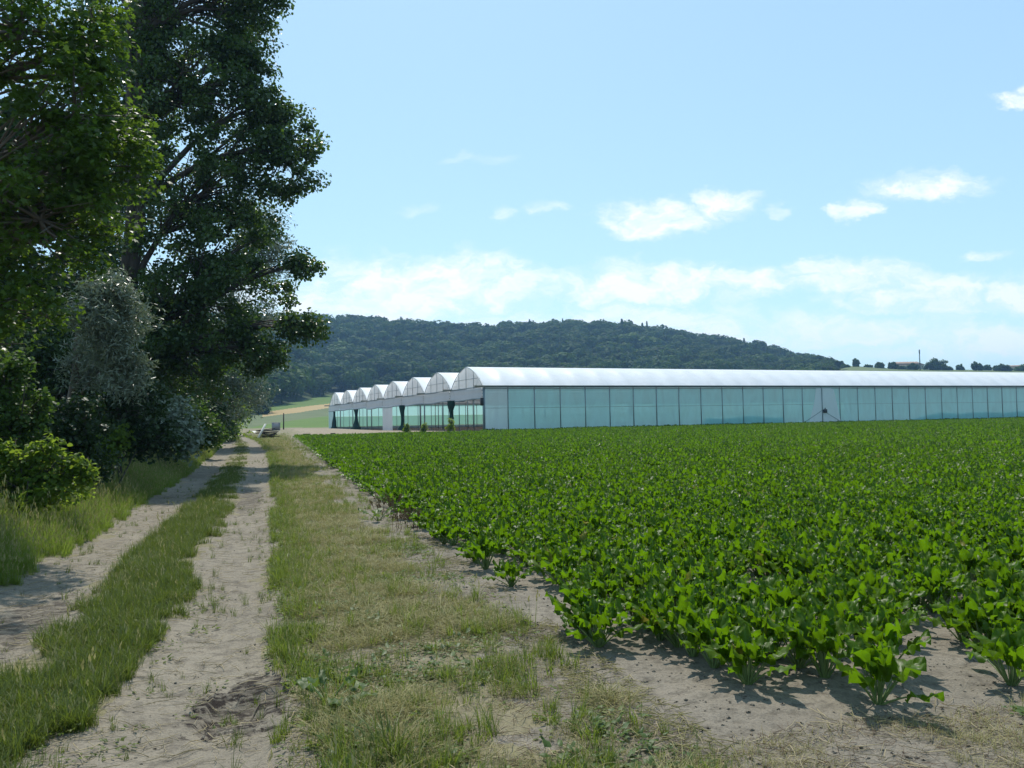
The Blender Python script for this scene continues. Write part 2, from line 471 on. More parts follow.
# ------------------------------------------------------------------ sugar beet plants
def beet(seed, nl=12, nu=6, nv=4, petiole=True, up=1.0, size=1.0):
    r = np.random.default_rng(seed)
    B = MB(); vv = []; S = MB()
    for i in range(nl):
        inner = i / nl
        az = i * 2.4 + r.normal(0, .25)
        pitch = (R(38) + R(40) * inner) * up + r.normal(0, .12)
        Lp = r.uniform(.13, .22) * size; Lb = r.uniform(.15, .24) * (1 - .25 * inner) * size; W = Lb * r.uniform(.21, .28)
        d = np.array([math.cos(az), math.sin(az)]); sd = np.array([-d[1], d[0], 0])
        p = np.array([d[0] * .015, d[1] * .015, .0]); pit = pitch; pp = [p.copy()]
        for k in range(3):
            p = p + Lp / 3 * np.array([d[0] * math.cos(pit), d[1] * math.cos(pit), math.sin(pit)]); pit -= .05; pp.append(p.copy())
        if petiole: S.tube(pp, [.007 * size, .006 * size, .005 * size, .004 * size], 4, caps=False)
        droop = r.uniform(.3, 1.5); ph = r.uniform(0, 6.28); twist = r.normal(0, .25); fold = r.uniform(.15, .5)
        G = np.zeros((nu + 1, nv + 1, 3)); q = p.copy(); vrow = np.linspace(-1, 1, nv + 1)
        for k in range(nu + 1):
            u = k / nu
            w = W * (math.sin(math.pi * min(1, u * .92 + .05) ** .8)) ** .75
            if k == nu: w *= .15
            dirv = np.array([d[0] * math.cos(pit), d[1] * math.cos(pit), math.sin(pit)])
            nrm = np.cross(dirv, sd)*-1
            s2 = sd * math.cos(twist * u) + nrm * math.sin(twist * u)
            for j, v in enumerate(vrow):
                ruf = .026 * size * math.sin(11 * u + ph + 2 * v) * v * v + .010 * size * math.sin(19 * u + 5 * v + ph)
                G[k, j] = q + s2 * v * w + nrm * (abs(v) * w * fold + ruf)
                vv.append(v)
            q = q + dirv * Lb / nu; pit -= droop / nu * (.6 + .8 * u)
        B.grid(G)
    return B, S, np.array(vv)

M['beet_leaf'] = leaf_mat('beet_leaf', (.038, .092, .004), (.078, .138, .006), (.18, .36, .006), .46, .40, .18, rib=(.10, .18, .03), sick=(.24, .22, .03))
M['beet_stalk'] = leaf_mat('beet_stalk', (.16, .24, .07), (.22, .30, .11), (.25, .35, .10), .25, .4, .4)

NV = 9
beets = [beet(100 + k, 20 + k % 6, 8, 6, True, 1.14 + .06 * (k % 3)) for k in range(NV)]
# every plant of the field: rows run along the track
rowsp = .5
rows = np.arange(2.3, 100, rowsp)
PT = []
for k, t0 in enumerate(rows):
    s0 = 5.66 if k == 0 else 3.98
    s_ = np.arange(s0, 150, .235) + rng.normal(0, .03) ; s_ = s_ + rng.normal(0, .03, len(s_))
    t_ = t0 + rng.normal(0, .025, len(s_)) + .0 * s_
    PT.append(np.stack([s_, t_], 1))
PT = np.concatenate(PT)
bx, by = XY(PT[:, 0], PT[:, 1])
ba, bb = GL(bx, by)
edge_end = np.where(bx < -3, by < 73.5 + (bx + 25) * .15, bb < -1.6)
vis = (bx < .72 * by + 1.5) & edge_end & (rng.random(len(bx)) > .035) & (by > 3)
# a few thin patches where plants failed
bare = fbm(bx, by, .45, 91, 2)
thin = np.exp(-np.clip(PT[:, 0] - 3.9, 0, 9) / 1.3) * .50 + .45 * (PT[:, 1] < 2.5) * (PT[:, 0] < 30) + .2 * (PT[:, 1] < 3.0)
vis &= (rng.random(len(bx)) > thin) | ((PT[:, 1] < 2.5) & (PT[:, 0] < 5.7)) | ((PT[:, 1] < 3.4) & (PT[:, 0] < 4.05))
vis &= ~((bare > .80) & (rng.random(len(bx)) < .75) & (by > 11))
bx, by = bx[vis], by[vis]; bs, bt = PT[vis, 0], PT[vis, 1]
dist = np.hypot(bx, by)
bz = zt(bx, by)
order = np.argsort(dist)
inframe = (bx < .62 * by - .1)
ind = order[inframe[order]][:298]
rest = np.setdiff1d(np.arange(len(bx)), ind)
proto = {}
front_labels = {}
def beet_label(i):
    s, t = bs[i], bt[i]
    return None
for n_, i in enumerate(ind):
    k = int(rng.integers(NV))
    loc = (bx[i], by[i], bz[i] - .005); rz = rng.uniform(0, 6.28); sc = rng.uniform(.78, 1.12)
    if n_ < 14: sc = rng.uniform(.95, 1.12)
    if k not in proto:
        root = empty('sugar_beet_plant', loc, rz)
        B, S, vv = beets[k]
        fo = B.build('foliage', M['beet_leaf'], root, True)
        a = fo.data.attributes.new('vv', 'FLOAT', 'POINT'); a.data.foreach_set('value', vv.astype(np.float32))
        st = S.build('stalks', M['beet_stalk'], root, True)
        proto[k] = (root, fo, st)
    else:
        p0, f0, s0 = proto[k]
        root = p0.copy(); COL.objects.link(root)
        for c0 in (f0, s0):
            c = c0.copy(); COL.objects.link(c); c.parent = root
        root.location = loc; root.rotation_euler = (rng.normal(0, .06), rng.normal(0, .06), rz)
    root.scale = (sc, sc, sc * rng.uniform(.95, 1.12))
    tag(root, 'leafy green beet plant in the near rows of the crop field', 'beet plant', 'sugar beet plants in the near rows')
    proto.setdefault('list', []).append((root, float(bs[i]), float(bt[i])))
# the plants one can single out along the corner of the field
def nearest(s, t):
    return min((r for r in proto['list'] if not r[0].get('own')), key=lambda r: (r[1] - s) ** 2 + (r[2] - t) ** 2)[0]
for (s, t, lab) in [(5.66, 2.3, 'beet plant at the bare corner that begins the outermost row beside the dry grass'),
                    (4.0, 2.8, 'large beet plant closest to the camera, bare soil on its left'),
                    (4.0, 3.3, 'bushy beet plant ending the third row, its shadow alone on the pale soil')]:
    o = nearest(s, t); o['own'] = 1; o['label'] = lab
for r in proto['list']:
    if 'own' in r[0].keys(): del r[0]['own']; del r[0]['group']

def tmpl(B, S, vv):
    V1, F1, m1 = B.arrays(); V = [V1]; Fs = list(F1); m = [0] * len(F1); w = [vv]
    if S is not None and S.n:
        V2, F2, m2 = S.arrays(); V.append(V2); Fs += [[len(V1) + i for i in f] for f in F2]; m += [1] * len(F2); w.append(np.zeros(len(V2)))
    return np.concatenate(V), Fs, m, np.concatenate(w)
T_hi = [tmpl(*b) for b in beets]
mid = [beet(300 + k, 18, 5, 4, True, 1.16) for k in range(5)]
T_mid = [tmpl(*b) for b in mid]
far = [beet(400 + k, 15, 3, 2, False, 1.1, 1.05) for k in range(5)]
T_far = [tmpl(b[0], None, b[2]) for b in far]
dr = dist[rest]
tid = np.where(dr < 16, rng.integers(0, NV, len(rest)), np.where(dr < 38, NV + rng.integers(0, 5, len(rest)), NV + 5 + rng.integers(0, 5, len(rest))))
rot = np.stack([rng.normal(0, .08, len(rest)), rng.normal(0, .08, len(rest)), rng.uniform(0, 6.28, len(rest))], 1)
big = .74 + .46 * fbm(bx[rest], by[rest], .35, 77, 3)
scatter('beet_crop', 'dense green beet crop filling the field up to the greenhouse', np.stack([bx[rest], by[rest], bz[rest] - .005], 1), rot,
        big * rng.uniform(.85, 1.15, len(rest)), tid, T_hi + T_mid + T_far, [M['beet_leaf'], M['beet_stalk']])

# ------------------------------------------------------------------ grass
def tuft(seed, nb, h, spread, width, lean, seg=3, heads=False):
    r = np.random.default_rng(seed); B = MB()
    for i in range(nb):
        az = r.uniform(0, 6.28); rr = spread * math.sqrt(r.random())
        p = np.array([math.cos(az) * rr, math.sin(az) * rr, 0]); a2 = az + r.normal(0, .9)
        hh = h * r.uniform(.45, 1.1); le = abs(r.normal(lean, lean * .6)); w = width * r.uniform(.7, 1.3)
        d = np.array([math.cos(a2), math.sin(a2), 0]); sd = np.array([-d[1], d[0], 0]); G = []
        for k in range(seg + 1):
            u = k / seg; q = p + d * hh * le * u * u + np.array([0, 0, hh * u * (1 - .35 * min(1, le) * u)])
            ww = w * (1 - u ** 1.6) + .0004
            G.append([q - sd * ww, q + sd * ww])
        B.grid(G)
        if heads and i % 3 == 0:
            q0 = np.array(G[-1][0])
            for m in range(3):
                q = q0 + np.array([r.normal(0, .006), r.normal(0, .006), -.02 * m + .01])
                B.add([q + (-.007, 0, 0), q + (0, .004, -.02), q + (.007, 0, 0), q + (0, -.004, .025)], [(0, 1, 2, 3)], 1)
    V, Fs, m = B.arrays(); return V, Fs, m
def rosette(seed, nl=7, size=.09):
    b, s, vv = beet(seed, nl, 3, 2, False, .45, size / .25)
    V, Fs, m = b.arrays(); return V, Fs, [0] * len(m)

M['grass'] = leaf_mat('grass_green', (.05, .09, .014), (.125, .15, .03), (.21, .28, .035), .4, .5, .3)
M['lush'] = leaf_mat('grass_lush', (.08, .14, .018), (.16, .205, .04), (.32, .44, .055), .5, .5, .3)
M['dry'] = leaf_mat('grass_dry', (.40, .35, .16), (.22, .22, .08), (.38, .35, .13), .35, .6, .2)
M['straw'] = leaf_mat('straw', (.46, .38, .22), (.33, .27, .15), (.35, .28, .14), .2, .55, .3)
M['litter'] = leaf_mat('dead_litter', (.10, .065, .045), (.22, .16, .10), (.12, .08, .05), .1, .8, .1)
M['weed'] = leaf_mat('weed_leaf', (.05, .10, .02), (.09, .14, .035), (.18, .28, .04), .38, .5, .35)

def scatter_pts(n, smin, smax, tfun, keep=None, power=1.0):
    """points with density falling with distance"""
    s = smin * (smax / smin) ** (rng.random(n) ** power)
    t = tfun(s, rng.random(n)); x, y = XY(s, t - bend(s))
    ok = (np.abs(x) < .72 * y + 1.2) & (y > 2.2)
    if keep is not None: ok &= keep(s, t, x, y)
    return s[ok], t[ok], x[ok], y[ok]
def rots(n, tilt=.12):
    return np.stack([rng.normal(0, tilt, n), rng.normal(0, tilt, n), rng.uniform(0, 6.28, n)], 1)
def jagof(x, y):
    return (fbm(x, y, 3., 41, 4) - .5) * .75 + (fbm(x, y, .4, 43, 2) - .5) * .35
def grass_obj(name, label, x, y, scale, tid, T, mats):
    z = zt(x, y)
    scatter(name, label, np.stack([x, y, z - .004], 1), rots(len(x)), scale, tid, T, mats)

T_short = [tuft(k, 16, .14, .05, .0028, .5) for k in range(4)]
T_med = [tuft(10 + k, 16, .22, .05, .003, .45) for k in range(4)]
T_tall = [tuft(20 + k, 18, .55, .08, .004, .35, 4, True) for k in range(4)]
T_ros = [rosette(30 + k) for k in range(4)]
T_dry2 = [(t_[0], t_[1], [1] * len(t_[1])) for t_ in (tuft(60 + k, 10, .17, .06, .0022, .8) for k in range(3))]
T_seed = [tuft(70 + k, 9, .34, .05, .0022, .3, 4, True) for k in range(2)]
M['verge'] = leaf_mat('grass_verge', (.05, .10, .014), (.17, .20, .04), (.27, .36, .04), .44, .5, .3)
# strip between the wheel ruts
s, t, x, y = scatter_pts(19000, 2.4, 95, lambda s, u: -1.80 + 1.08 * u, lambda s, t, x, y: ~rut_mask(s, t, jagof(x, y)) & (fbm(x, y, 1.2, 55, 3) + .25 * (1 - np.abs(t + 1.25) / .5) - .13 * sstep(14, 40, s) + .10 * (fbm(x, y, 5., 56, 2) - .5) + .14 * (1 - sstep(5, 8.5, s)) > .49))
grass_obj('track_grass', 'green grass strip growing between the two wheel ruts', x, y, (1 - .35 * sstep(10, 40, s)) * rng.uniform(.35, .98, len(x)), np.where(rng.random(len(x)) < .13, rng.integers(8, 16, len(x)), rng.integers(0, 8, len(x))), T_short + T_med + T_dry2 + T_seed + T_ros[:3], [M['grass'], M['dry']])
s, t, x, y = scatter_pts(2600, 2.4, 40, lambda s, u: -2.75 + 3.0 * u, lambda s, t, x, y: rut_mask(s, t, jagof(x, y)) & (fbm(x, y, 2.2, 57, 3) + .25 * rng.random(len(s)) > .66))
grass_obj('rut_tufts', 'scattered small tufts creeping into the wheel ruts', x, y, rng.uniform(.25, .7, len(x)), rng.integers(0, 12, len(x)), T_short + T_med + T_ros, [M['grass'], M['dry']])
# tall grass on the left bank
s, t, x, y = scatter_pts(22000, 4, 105, lambda s, u: -2.6 - 3.6 * u ** 1.3, lambda s, t, x, y: ~rut_mask(s, t, jagof(x, y)))
hgt = np.clip(.45 + .6 * (-t - 2.6), .4, 1.5)
grass_obj('bank_grass', 'tall lush grass on the bank left of the track', x, y, hgt * (1 + .008 * s) * rng.uniform(.65, 1.2, len(x)), rng.integers(0, 8, len(x)), T_tall + T_med, [M['lush'], M['dry']])
# green verge right of the ruts, thinning out into the mown dry strip
def vkeep(s, t, x, y):
    g = .45 * fbm(x, y, 1.3, 61, 3) + .55 * fbm(x, y, 5.0, 62, 2)
    return ~rut_mask(s, t, jagof(x, y)) & (g + .24 * (1 - sstep(.1, .7, t)) + .045 * (1 - sstep(5, 7.5, s)) * (t < 1.6) + .15 * (rng.random(len(s)) < .12) > .555)
s, t, x, y = scatter_pts(17000, 2.6, 100, lambda s, u: (2.0 + bend(s)) * u ** 1.5, vkeep)
grass_obj('verge_grass', 'green grass on the verge right of the track', x, y, (1 + .010 * s) * rng.uniform(.3, .85, len(x)), np.where(rng.random(len(x)) < .16, rng.integers(12, 17, len(x)), rng.integers(0, 12, len(x))), T_short + T_med + T_ros + T_dry2 + T_seed, [M['verge'], M['dry']])
# mown dry grass
T_dry = [tuft(40 + k, 18, .085, .09, .0018, 1.5) for k in range(5)]
def dkeep(s, t, x, y):
    return (t < 1.55 + bend(s) + 1.3 * (fbm(x, y, .9, 72, 3) - .5) + .4 * (s < 6)) & (fbm(x, y, 4.0, 73, 2) > .36) & (fbm(x, y, .8, 71, 3) + .25 * np.exp(-((t - 1.0) / .6) ** 2) * sstep(5, 8, s) - .06 * (1 - sstep(4.5, 7, s)) > .45)
s, t, x, y = scatter_pts(16000, 2.6, 90, lambda s, u: .25 + (1.75 + bend(s)) * u, dkeep)
grass_obj('dry_grass', 'mown straw coloured grass between the track and the crop', x, y, (1 + .014 * s) * rng.uniform(.5, 1.2, len(x)), rng.integers(0, 5, len(x)), T_dry, [M['dry']])
# headland stubble, low weeds
s, t, x, y = scatter_pts(5200, 2.2, 9, lambda s, u: .3 + 5.0 * u, lambda s, t, x, y: ((t < 1.9) | (s < 3.75)) & (fbm(x, y, 1.1, 81, 3) > .40 + .10 * sstep(2.2, 3.4, t) + .0 * s))
grass_obj('headland_stubble', 'short brown stubble on the headland in front of the crop', x, y, rng.uniform(.3, .75, len(x)), rng.integers(0, 5, len(x)), T_dry, [M['dry']])
s, t, x, y = scatter_pts(2600, 2.2, 12, lambda s, u: .2 + 4.2 * u, lambda s, t, x, y: ((t < 2.0) | (s < 3.7)) & (fbm(x, y, 1.6, 85, 3) > .53 + .12 * sstep(1.6, 2.4, t)))
grass_obj('low_weeds', 'small green weeds creeping over the headland', x, y, rng.uniform(.35, 1.0, len(x)), rng.integers(0, 4, len(x)), T_ros, [M['weed']])
# straw litter on ruts and headland
def stick(seed):
    r = np.random.default_rng(seed); l = r.uniform(.05, .16); n = 4; pts = [(l * (k / (n - 1) - .5), r.normal(0, .006), .006 + abs(r.normal(0, .006))) for k in range(n)]
    B = MB().tube(pts, [.0016, .0018, .0016, .001], 3); return B.arrays()
T_st = [stick(k) for k in range(8)]
s, t, x, y = scatter_pts(9000, 2.2, 22, lambda s, u: -2.7 + 6.5 * u, lambda s, t, x, y: (t < 2.2) | (s < 3.9))
scatter('straw_litter', 'loose dry straw lying on the track and headland', np.stack([x, y, zt(x, y) + .002], 1), np.stack([rng.normal(0, .1, len(x)), rng.normal(0, .1, len(x)), rng.uniform(0, 6.28, len(x))], 1), rng.uniform(.6, 1.5, len(x)), rng.integers(0, 8, len(x)), T_st, [M['straw']])
s, t, x, y = scatter_pts(16000, 2.4, 30, lambda s, u: .1 + (2.1 + bend(s)) * u, lambda s, t, x, y: fbm(x, y, 1.1, 93, 3) + .12 * (t - bend(s) < 1.4) > .50)
scatter('mown_straw', 'flattened straw matted on the strip between track and crop', np.stack([x, y, zt(x, y) + .006], 1), np.stack([rng.normal(0, .18, len(x)), rng.normal(0, .18, len(x)), rng.uniform(0, 6.28, len(x))], 1), rng.uniform(.5, 1.5, len(x)), rng.integers(0, 8, len(x)), T_st, [M['dry']])
s, t, x, y = scatter_pts(9000, 2.2, 8, lambda s, u: .5 + 3.4 * u, lambda s, t, x, y: ((t < 2.0) | (s < 3.8)) & (fbm(x, y, 1.4, 98, 3) > .50))
scatter('headland_litter', 'brown dead stalk litter matted over the headland', np.stack([x, y, zt(x, y) + .006], 1), np.stack([rng.normal(0, .3, len(x)), rng.normal(0, .3, len(x)), rng.uniform(0, 6.28, len(x))], 1), rng.uniform(.3, .9, len(x)), rng.integers(0, 8, len(x)), T_st, [M['litter']])
# clods
def clod(seed):
    r = np.random.default_rng(seed); V = []; 
    for i in range(4):
        for j in range(7):
            ph = math.pi * (i + .5) / 4; th = 2 * math.pi * j / 7; q = 1 + r.normal(0, .18)
            V.append((math.sin(ph) * math.cos(th) * q, math.sin(ph) * math.sin(th) * q, math.cos(ph) * .45 * q))
    Fs = [(i * 7 + j, (i + 1) * 7 + j, (i + 1) * 7 + (j + 1) % 7, i * 7 + (j + 1) % 7) for i in range(3) for j in range(7)] + [list(range(6, -1, -1)), list(range(21, 28))]
    return np.array(V), Fs, [0] * len(Fs)
T_cl = [clod(k) for k in range(6)]
s, t, x, y = scatter_pts(26000, 2.2, 16, lambda s, u: -2.7 + 9 * u, lambda s, t, x, y: rut_mask(s, t, 0 * x) * (rng.random(len(x)) < .2) | (t > 1.7))
scatter('soil_clods', 'small clods and stones lying on the bare soil', np.stack([x, y, zt(x, y)], 1), rots(len(x), .4), .002 + .013 * rng.random(len(x)) ** 4, rng.integers(0, 6, len(x)), T_cl, [M['soil']])

# ------------------------------------------------------------------ single weeds
def place(root_name, px, Y, label, cat, group=None, rz=0):
    g = ground(px, Y); return tag(empty(root_name, g, rz), label, cat, group)
w = place('dock_weed', 325, 4.95, 'broad leaved dock weed in the grass at the edge of the right wheel rut', 'weed')
B, S, vv = beet(901, 9, 6, 4, True, .8, .8)
fo = B.build('foliage', M['weed'], w, True); S.build('stalks', M['beet_stalk'], w, True)
w = place('dock_weed', 376, 14.0, 'small green weed among the brown dead stalks beside the crop edge', 'weed')
B, S, vv = beet(905, 8, 5, 4, True, .9, 1.0)
B.build('foliage', M['weed'], w, True); S.build('stalks', M['beet_stalk'], w, True)
def stalks(seed, n, h, sp, lean):
    r = np.random.default_rng(seed); B = MB()
    for i in range(n):
        az = r.uniform(0, 6.28); q = np.array([math.cos(az), math.sin(az), 0]) * sp * math.sqrt(r.random()); d = np.array([r.normal(0, lean), r.normal(0, lean), 1]); hh = h * r.uniform(.5, 1.1)
        pts = [q + d * hh * u + np.array([0, 0, -.15 * hh * u * u]) for u in (0, .35, .7, 1)]
        B.tube(pts, [.0035, .003, .0025, .0012], 3)
        for m in range(9):
            c = pts[2] + (pts[3] - pts[2]) * r.random() + r.normal(0, .015, 3)
            B.add([c + (-.012, 0, 0), c + (0, .006, .012), c + (.012, 0, 0), c + (0, -.006, -.012)], [(0, 1, 2, 3)])
    return B
M['dead'] = leaf_mat('dead_stalk', (.12, .065, .03), (.19, .12, .055), (.15, .09, .04), .2, .7, .1)
for k, (px, Y, n, h, lab) in enumerate([(387, 14.6, 26, .5, 'dark brown clump of dead upright stalks against the crop edge, farther one'), (404, 12.9, 30, .42, 'reddish brown clump of dead stalks on the dry grass by the crop edge, nearer one')]):
    w = place('dead_stalk_clump', px, Y, lab, 'dead weed')
    stalks(50 + k, n, h, .22, .25).build('stems', M['dead'], w)
w = place('grass_tussock', 385, 4.15, 'dark green grass tussock in the lower foreground right of the track', 'grass tuft')
V, Fs, m = tuft(77, 60, .3, .1, .004, .7, 4)
link_mesh('blades', np_mesh('blades', V, [i for f in Fs for i in f], [len(f) for f in Fs], m), [M['grass'], M['dry']], w, True)
# dry cut stalks lying at the lower edge of the picture
for k, (p0, p1, lab) in enumerate([((612, 735, 3.72), (640, 790, 3.4), 'pale dry stalk standing at the lower edge, leftmost of the cut stalks'),
                                   ((664, 745, 3.66), (650, 790, 3.4), 'short bent dry stalk beside the leaning one at the lower edge'),
                                   ((746, 735, 3.8), (700, 764, 3.55), 'long pale dry stalk lying across the headland stubble'),
                                   ((770, 762, 3.62), (690, 763, 3.6), 'flat dry stalk lying level along the lower edge')]):
    a, b = ground(p0[0], p0[2]), ground(p1[0], p1[2])
    a[2] += (.10 if k < 2 else .03); b[2] += .012
    root = tag(empty('dry_stalk', b), lab, 'dry stalk')
    mid_ = (a + b) / 2 + np.array([.01, 0, .02])
    MB().tube(np.array([b, mid_, a]) - b, [.006, .005, .003], 6).build('stem', M['straw'], root, True)
    MB().tube(np.array([mid_ - b, mid_ - b + (a - b) * .25 + np.array([.05, .02, .03])]), [.003, .0015], 5).build('side_shoot', M['straw'], root, True)

# ------------------------------------------------------------------ trees
def quad_leaf(l, w, fold=.15):
    V = np.array([(0, 0, 0), (l * .45, w, fold * w), (l, 0, -.08 * l), (l * .45, -w, fold * w)]); return V, [(0, 1, 2), (0, 2, 3)]
def lobed_leaf(l):
    ang = [-150, -110, -80, -50, -30, 0, 30, 50, 80, 110, 150]; rad = [.25, .62, .4, .85, .5, 1, .5, .85, .4, .62, .25]
    V = [(0, 0, 0)] + [(l * .55 * r * math.cos(R(a)) + l * .1, l * .55 * r * math.sin(R(a)), -.1 * l * r * r) for a, r in zip(ang, rad)]
    return np.array(V), [(0, i, i + 1) for i in range(1, len(ang))]
def oval_leaf(l, w):
    V = np.array([(0, 0, 0), (l * .3, w, .2 * w), (l * .7, w * .8, .1 * w), (l, 0, -.12 * l), (l * .7, -w * .8, .1 * w), (l * .3, -w, .2 * w)]); return V, [(0, 1, 2, 3), (0, 3, 4, 5)]

def leaf_mesh(name, pos, template, size, droop=.3, flat=.8, outward=None, r=None):
    """one mesh of many leaves"""
    r = r or rng; V0, F0 = template; n = len(pos)
    nrm = r.normal(0, flat, (n, 3)); nrm[:, 2] += 1.0
    if outward is not None: nrm += outward * .5
    nrm /= np.linalg.norm(nrm, axis=1, keepdims=True)
    d = r.normal(0, 1, (n, 3)); d[:, 2] -= droop
    d -= (d * nrm).sum(1, keepdims=True) * nrm; d /= np.linalg.norm(d, axis=1, keepdims=True) + 1e-9
    b = np.cross(nrm, d)
    sc = size * r.uniform(.7, 1.25, n)
    V = pos[:, None, :] + sc[:, None, None] * (V0[None, :, 0, None] * d[:, None, :] + V0[None, :, 1, None] * b[:, None, :] + V0[None, :, 2, None] * nrm[:, None, :])
    k = len(V0); loops0 = np.array([i for f in F0 for i in f]); c0 = np.array([len(f) for f in F0])
    loops = (loops0[None] + k * np.arange(n)[:, None]).ravel()
    return np_mesh(name, V.reshape(-1, 3), loops, np.tile(c0, n))

def tree(name, label, cat, base, trunk_top, trunk_r, lobes, leaf, leaf_size, mats, per=110, clr=.55, group=None, seed=1, droop=.3, flat=.8, stems=1, wood=True, part=('trunk', 'crown'), cl_sq=.75, shell=2.0):
    """lobes: (centre, radii, clusters) in world coordinates; trunk_top: world"""
    r = np.random.default_rng(seed); base = np.asarray(base, float); top = np.asarray(trunk_top, float)
    root = tag(empty(name, base), label, cat, group)
    W = MB(); rel = top - base; n = 9
    wig = np.cumsum(r.normal(0, .02 * np.linalg.norm(rel), (n, 3)), 0) * np.linspace(0, 1, n)[:, None]; wig[:, 2] *= .1
    axis = rel[None] * np.linspace(0, 1, n)[:, None] + wig * .6
    if wood:
        rr = trunk_r * (1 - .8 * np.linspace(0, 1, n)); rr[0] *= 1.45
        a2 = axis.copy(); a2[0, 2] -= .3
        W.tube(a2, rr, 9)
        for k in range(1, stems):
            off = r.normal(0, 1, 3) * trunk_r * 2.2; off[2] = 0
            a3 = axis.copy() + off[None] * (.4 + 2.0 * np.linspace(0, 1, n)[:, None]); a3[0, 2] -= .3
            W.tube(a3, rr * .75, 7)
    pos = []; outw = []
    for (c, rad, ncl) in lobes:
        c = np.asarray(c, float) - base; rad = np.asarray(rad, float)
        k = int(np.clip((c[2] - .45 * np.linalg.norm((c - axis[-1])[:2])) / max(axis[-1][2], .1) * (n - 1), 1, n - 1))
        st = axis[k]; limb = np.array([st + (c - st) * u + np.array([0, 0, .12 * np.linalg.norm(c - st) * math.sin(math.pi * u)]) for u in np.linspace(0, 1, 6)])
        if wood and np.linalg.norm(c - st) > .3: W.tube(limb, np.linspace(trunk_r * .42, trunk_r * .12, 6), 6)
        dirs = r.normal(0, 1, (ncl, 3)); dirs /= np.linalg.norm(dirs, axis=1, keepdims=True)
        q = c + dirs * (r.random((ncl, 1)) ** (1 / shell)) * rad
        for j in range(ncl):
            kk = int(r.integers(2, 6)); s0 = limb[kk]
            if wood:
                mid_ = (s0 + q[j]) / 2 + np.array([0, 0, .08 * np.linalg.norm(q[j] - s0)]) + r.normal(0, .1, 3)
                W.tube([s0, mid_, q[j]], [trunk_r * .11 + .006, trunk_r * .06 + .004, .004], 4, caps=False)
            m = int(per * r.uniform(.6, 1.4)); cr = clr * r.uniform(.6, 1.35)
            dd = r.normal(0, 1, (m, 3)); dd /= np.linalg.norm(dd, axis=1, keepdims=True)
            pp = q[j] + dd * (r.random((m, 1)) ** .5) * cr * np.array([1, 1, cl_sq])
            pos.append(pp); outw.append(dd)
    if wood: W.build(part[0], mats[0], root, True)
    me = leaf_mesh(part[1], np.concatenate(pos), leaf, leaf_size, droop, flat, np.concatenate(outw), r)
    link_mesh(part[1], me, mats[1], root)
    return root

def bark(name, c):
    m, nt, out = mat(name); tc = nt.nodes.new('ShaderNodeTexCoord')
    mp = N(nt, 'ShaderNodeMapping'); mp.inputs['Scale'].default_value = (6, 6, 1.2); L(nt, tc.outputs['Object'], mp.inputs[0])
    f = noise(nt, 2.5, 6, .7, mp.outputs[0]); col = mixc(nt, f, tuple(x * .5 for x in c), tuple(x * 1.4 for x in c))
    p = N(nt, 'ShaderNodeBsdfPrincipled', Roughness=.9); L(nt, col, p.inputs['Base Color'])
    b = N(nt, 'ShaderNodeBump', Strength=.8, Distance=.03); L(nt, f, b.inputs['Height']); L(nt, b.outputs[0], p.inputs['Normal'])
    L(nt, p.outputs[0], out.inputs['Surface']); return m
M['bark'] = bark('grey_bark', (.13, .11, .09))
M['bark_dark'] = bark('dark_bark', (.07, .06, .05))
M['poplar'] = leaf_mat('poplar_leaf', (.028, .062, .014), (.07, .112, .028), (.12, .22, .022), .38, .30, .5)
M['maple'] = leaf_mat('maple_leaf', (.033, .078, .012), (.06, .105, .018), (.17, .29, .022), .44, .42, .35)
M['willow'] = leaf_mat('willow_leaf', (.13, .17, .11), (.28, .32, .25), (.20, .26, .13), .32, .34, .5)
M['shrub'] = leaf_mat('shrub_leaf', (.035, .075, .014), (.065, .115, .022), (.13, .24, .03), .36, .5, .22)
M['shrub_bright'] = leaf_mat('bright_shrub_leaf', (.06, .115, .014), (.10, .16, .024), (.32, .45, .04), .5, .5, .2)
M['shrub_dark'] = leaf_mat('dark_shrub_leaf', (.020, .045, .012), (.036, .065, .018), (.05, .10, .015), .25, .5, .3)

def lobe(px, py, Y, rx, ry, ncl, depth=None):
    c = P(px, py, Y); k = Y / F
    return (c, ((rx * k), (depth if depth else rx * k), ry * k), ncl)
# tall poplar over the track
Yp = 33.0
tree('poplar_tree', 'tall dark poplar with glossy leaves leaning out over the track', 'tree', ground(132, Yp), P(140, -200, Yp), .34,
     [lobe(180, -150, Yp, 60, 60, 50), lobe(215, -60, Yp, 80, 60, 50), lobe(160, -10, Yp, 60, 75, 36), lobe(150, 90, Yp, 40, 60, 26), lobe(240, 64, Yp, 40, 40, 26), lobe(118, 60, Yp + 2, 40, 70, 36), lobe(150, 20, Yp + 1, 45, 60, 30), lobe(95, -20, Yp + 2, 50, 60, 26), lobe(130, 150, Yp + 2, 45, 70, 50), lobe(262, -60, Yp, 34, 60, 30), lobe(225, 10, Yp, 68, 62, 46), lobe(262, -10, Yp, 26, 34, 20), lobe(200, 95, Yp, 78, 65, 60),
      lobe(284, 150, Yp, 38, 50, 46), lobe(264, 105, Yp, 28, 26, 16), lobe(205, 190, Yp, 85, 65, 84), lobe(210, 275, Yp, 82, 70, 110), lobe(190, 350, Yp, 62, 55, 70),
      lobe(304, 264, Yp, 26, 9, 10, .9), lobe(303, 330, Yp, 27, 15, 13, 1.0), lobe(262, 352, Yp, 24, 26, 16), lobe(140, 130, Yp + 3, 60, 110, 20)],
     oval_leaf(1, .45), .135, [M['bark_dark'], M['poplar']], per=135, clr=.62, seed=3, droop=1.0, flat=.9, stems=2)
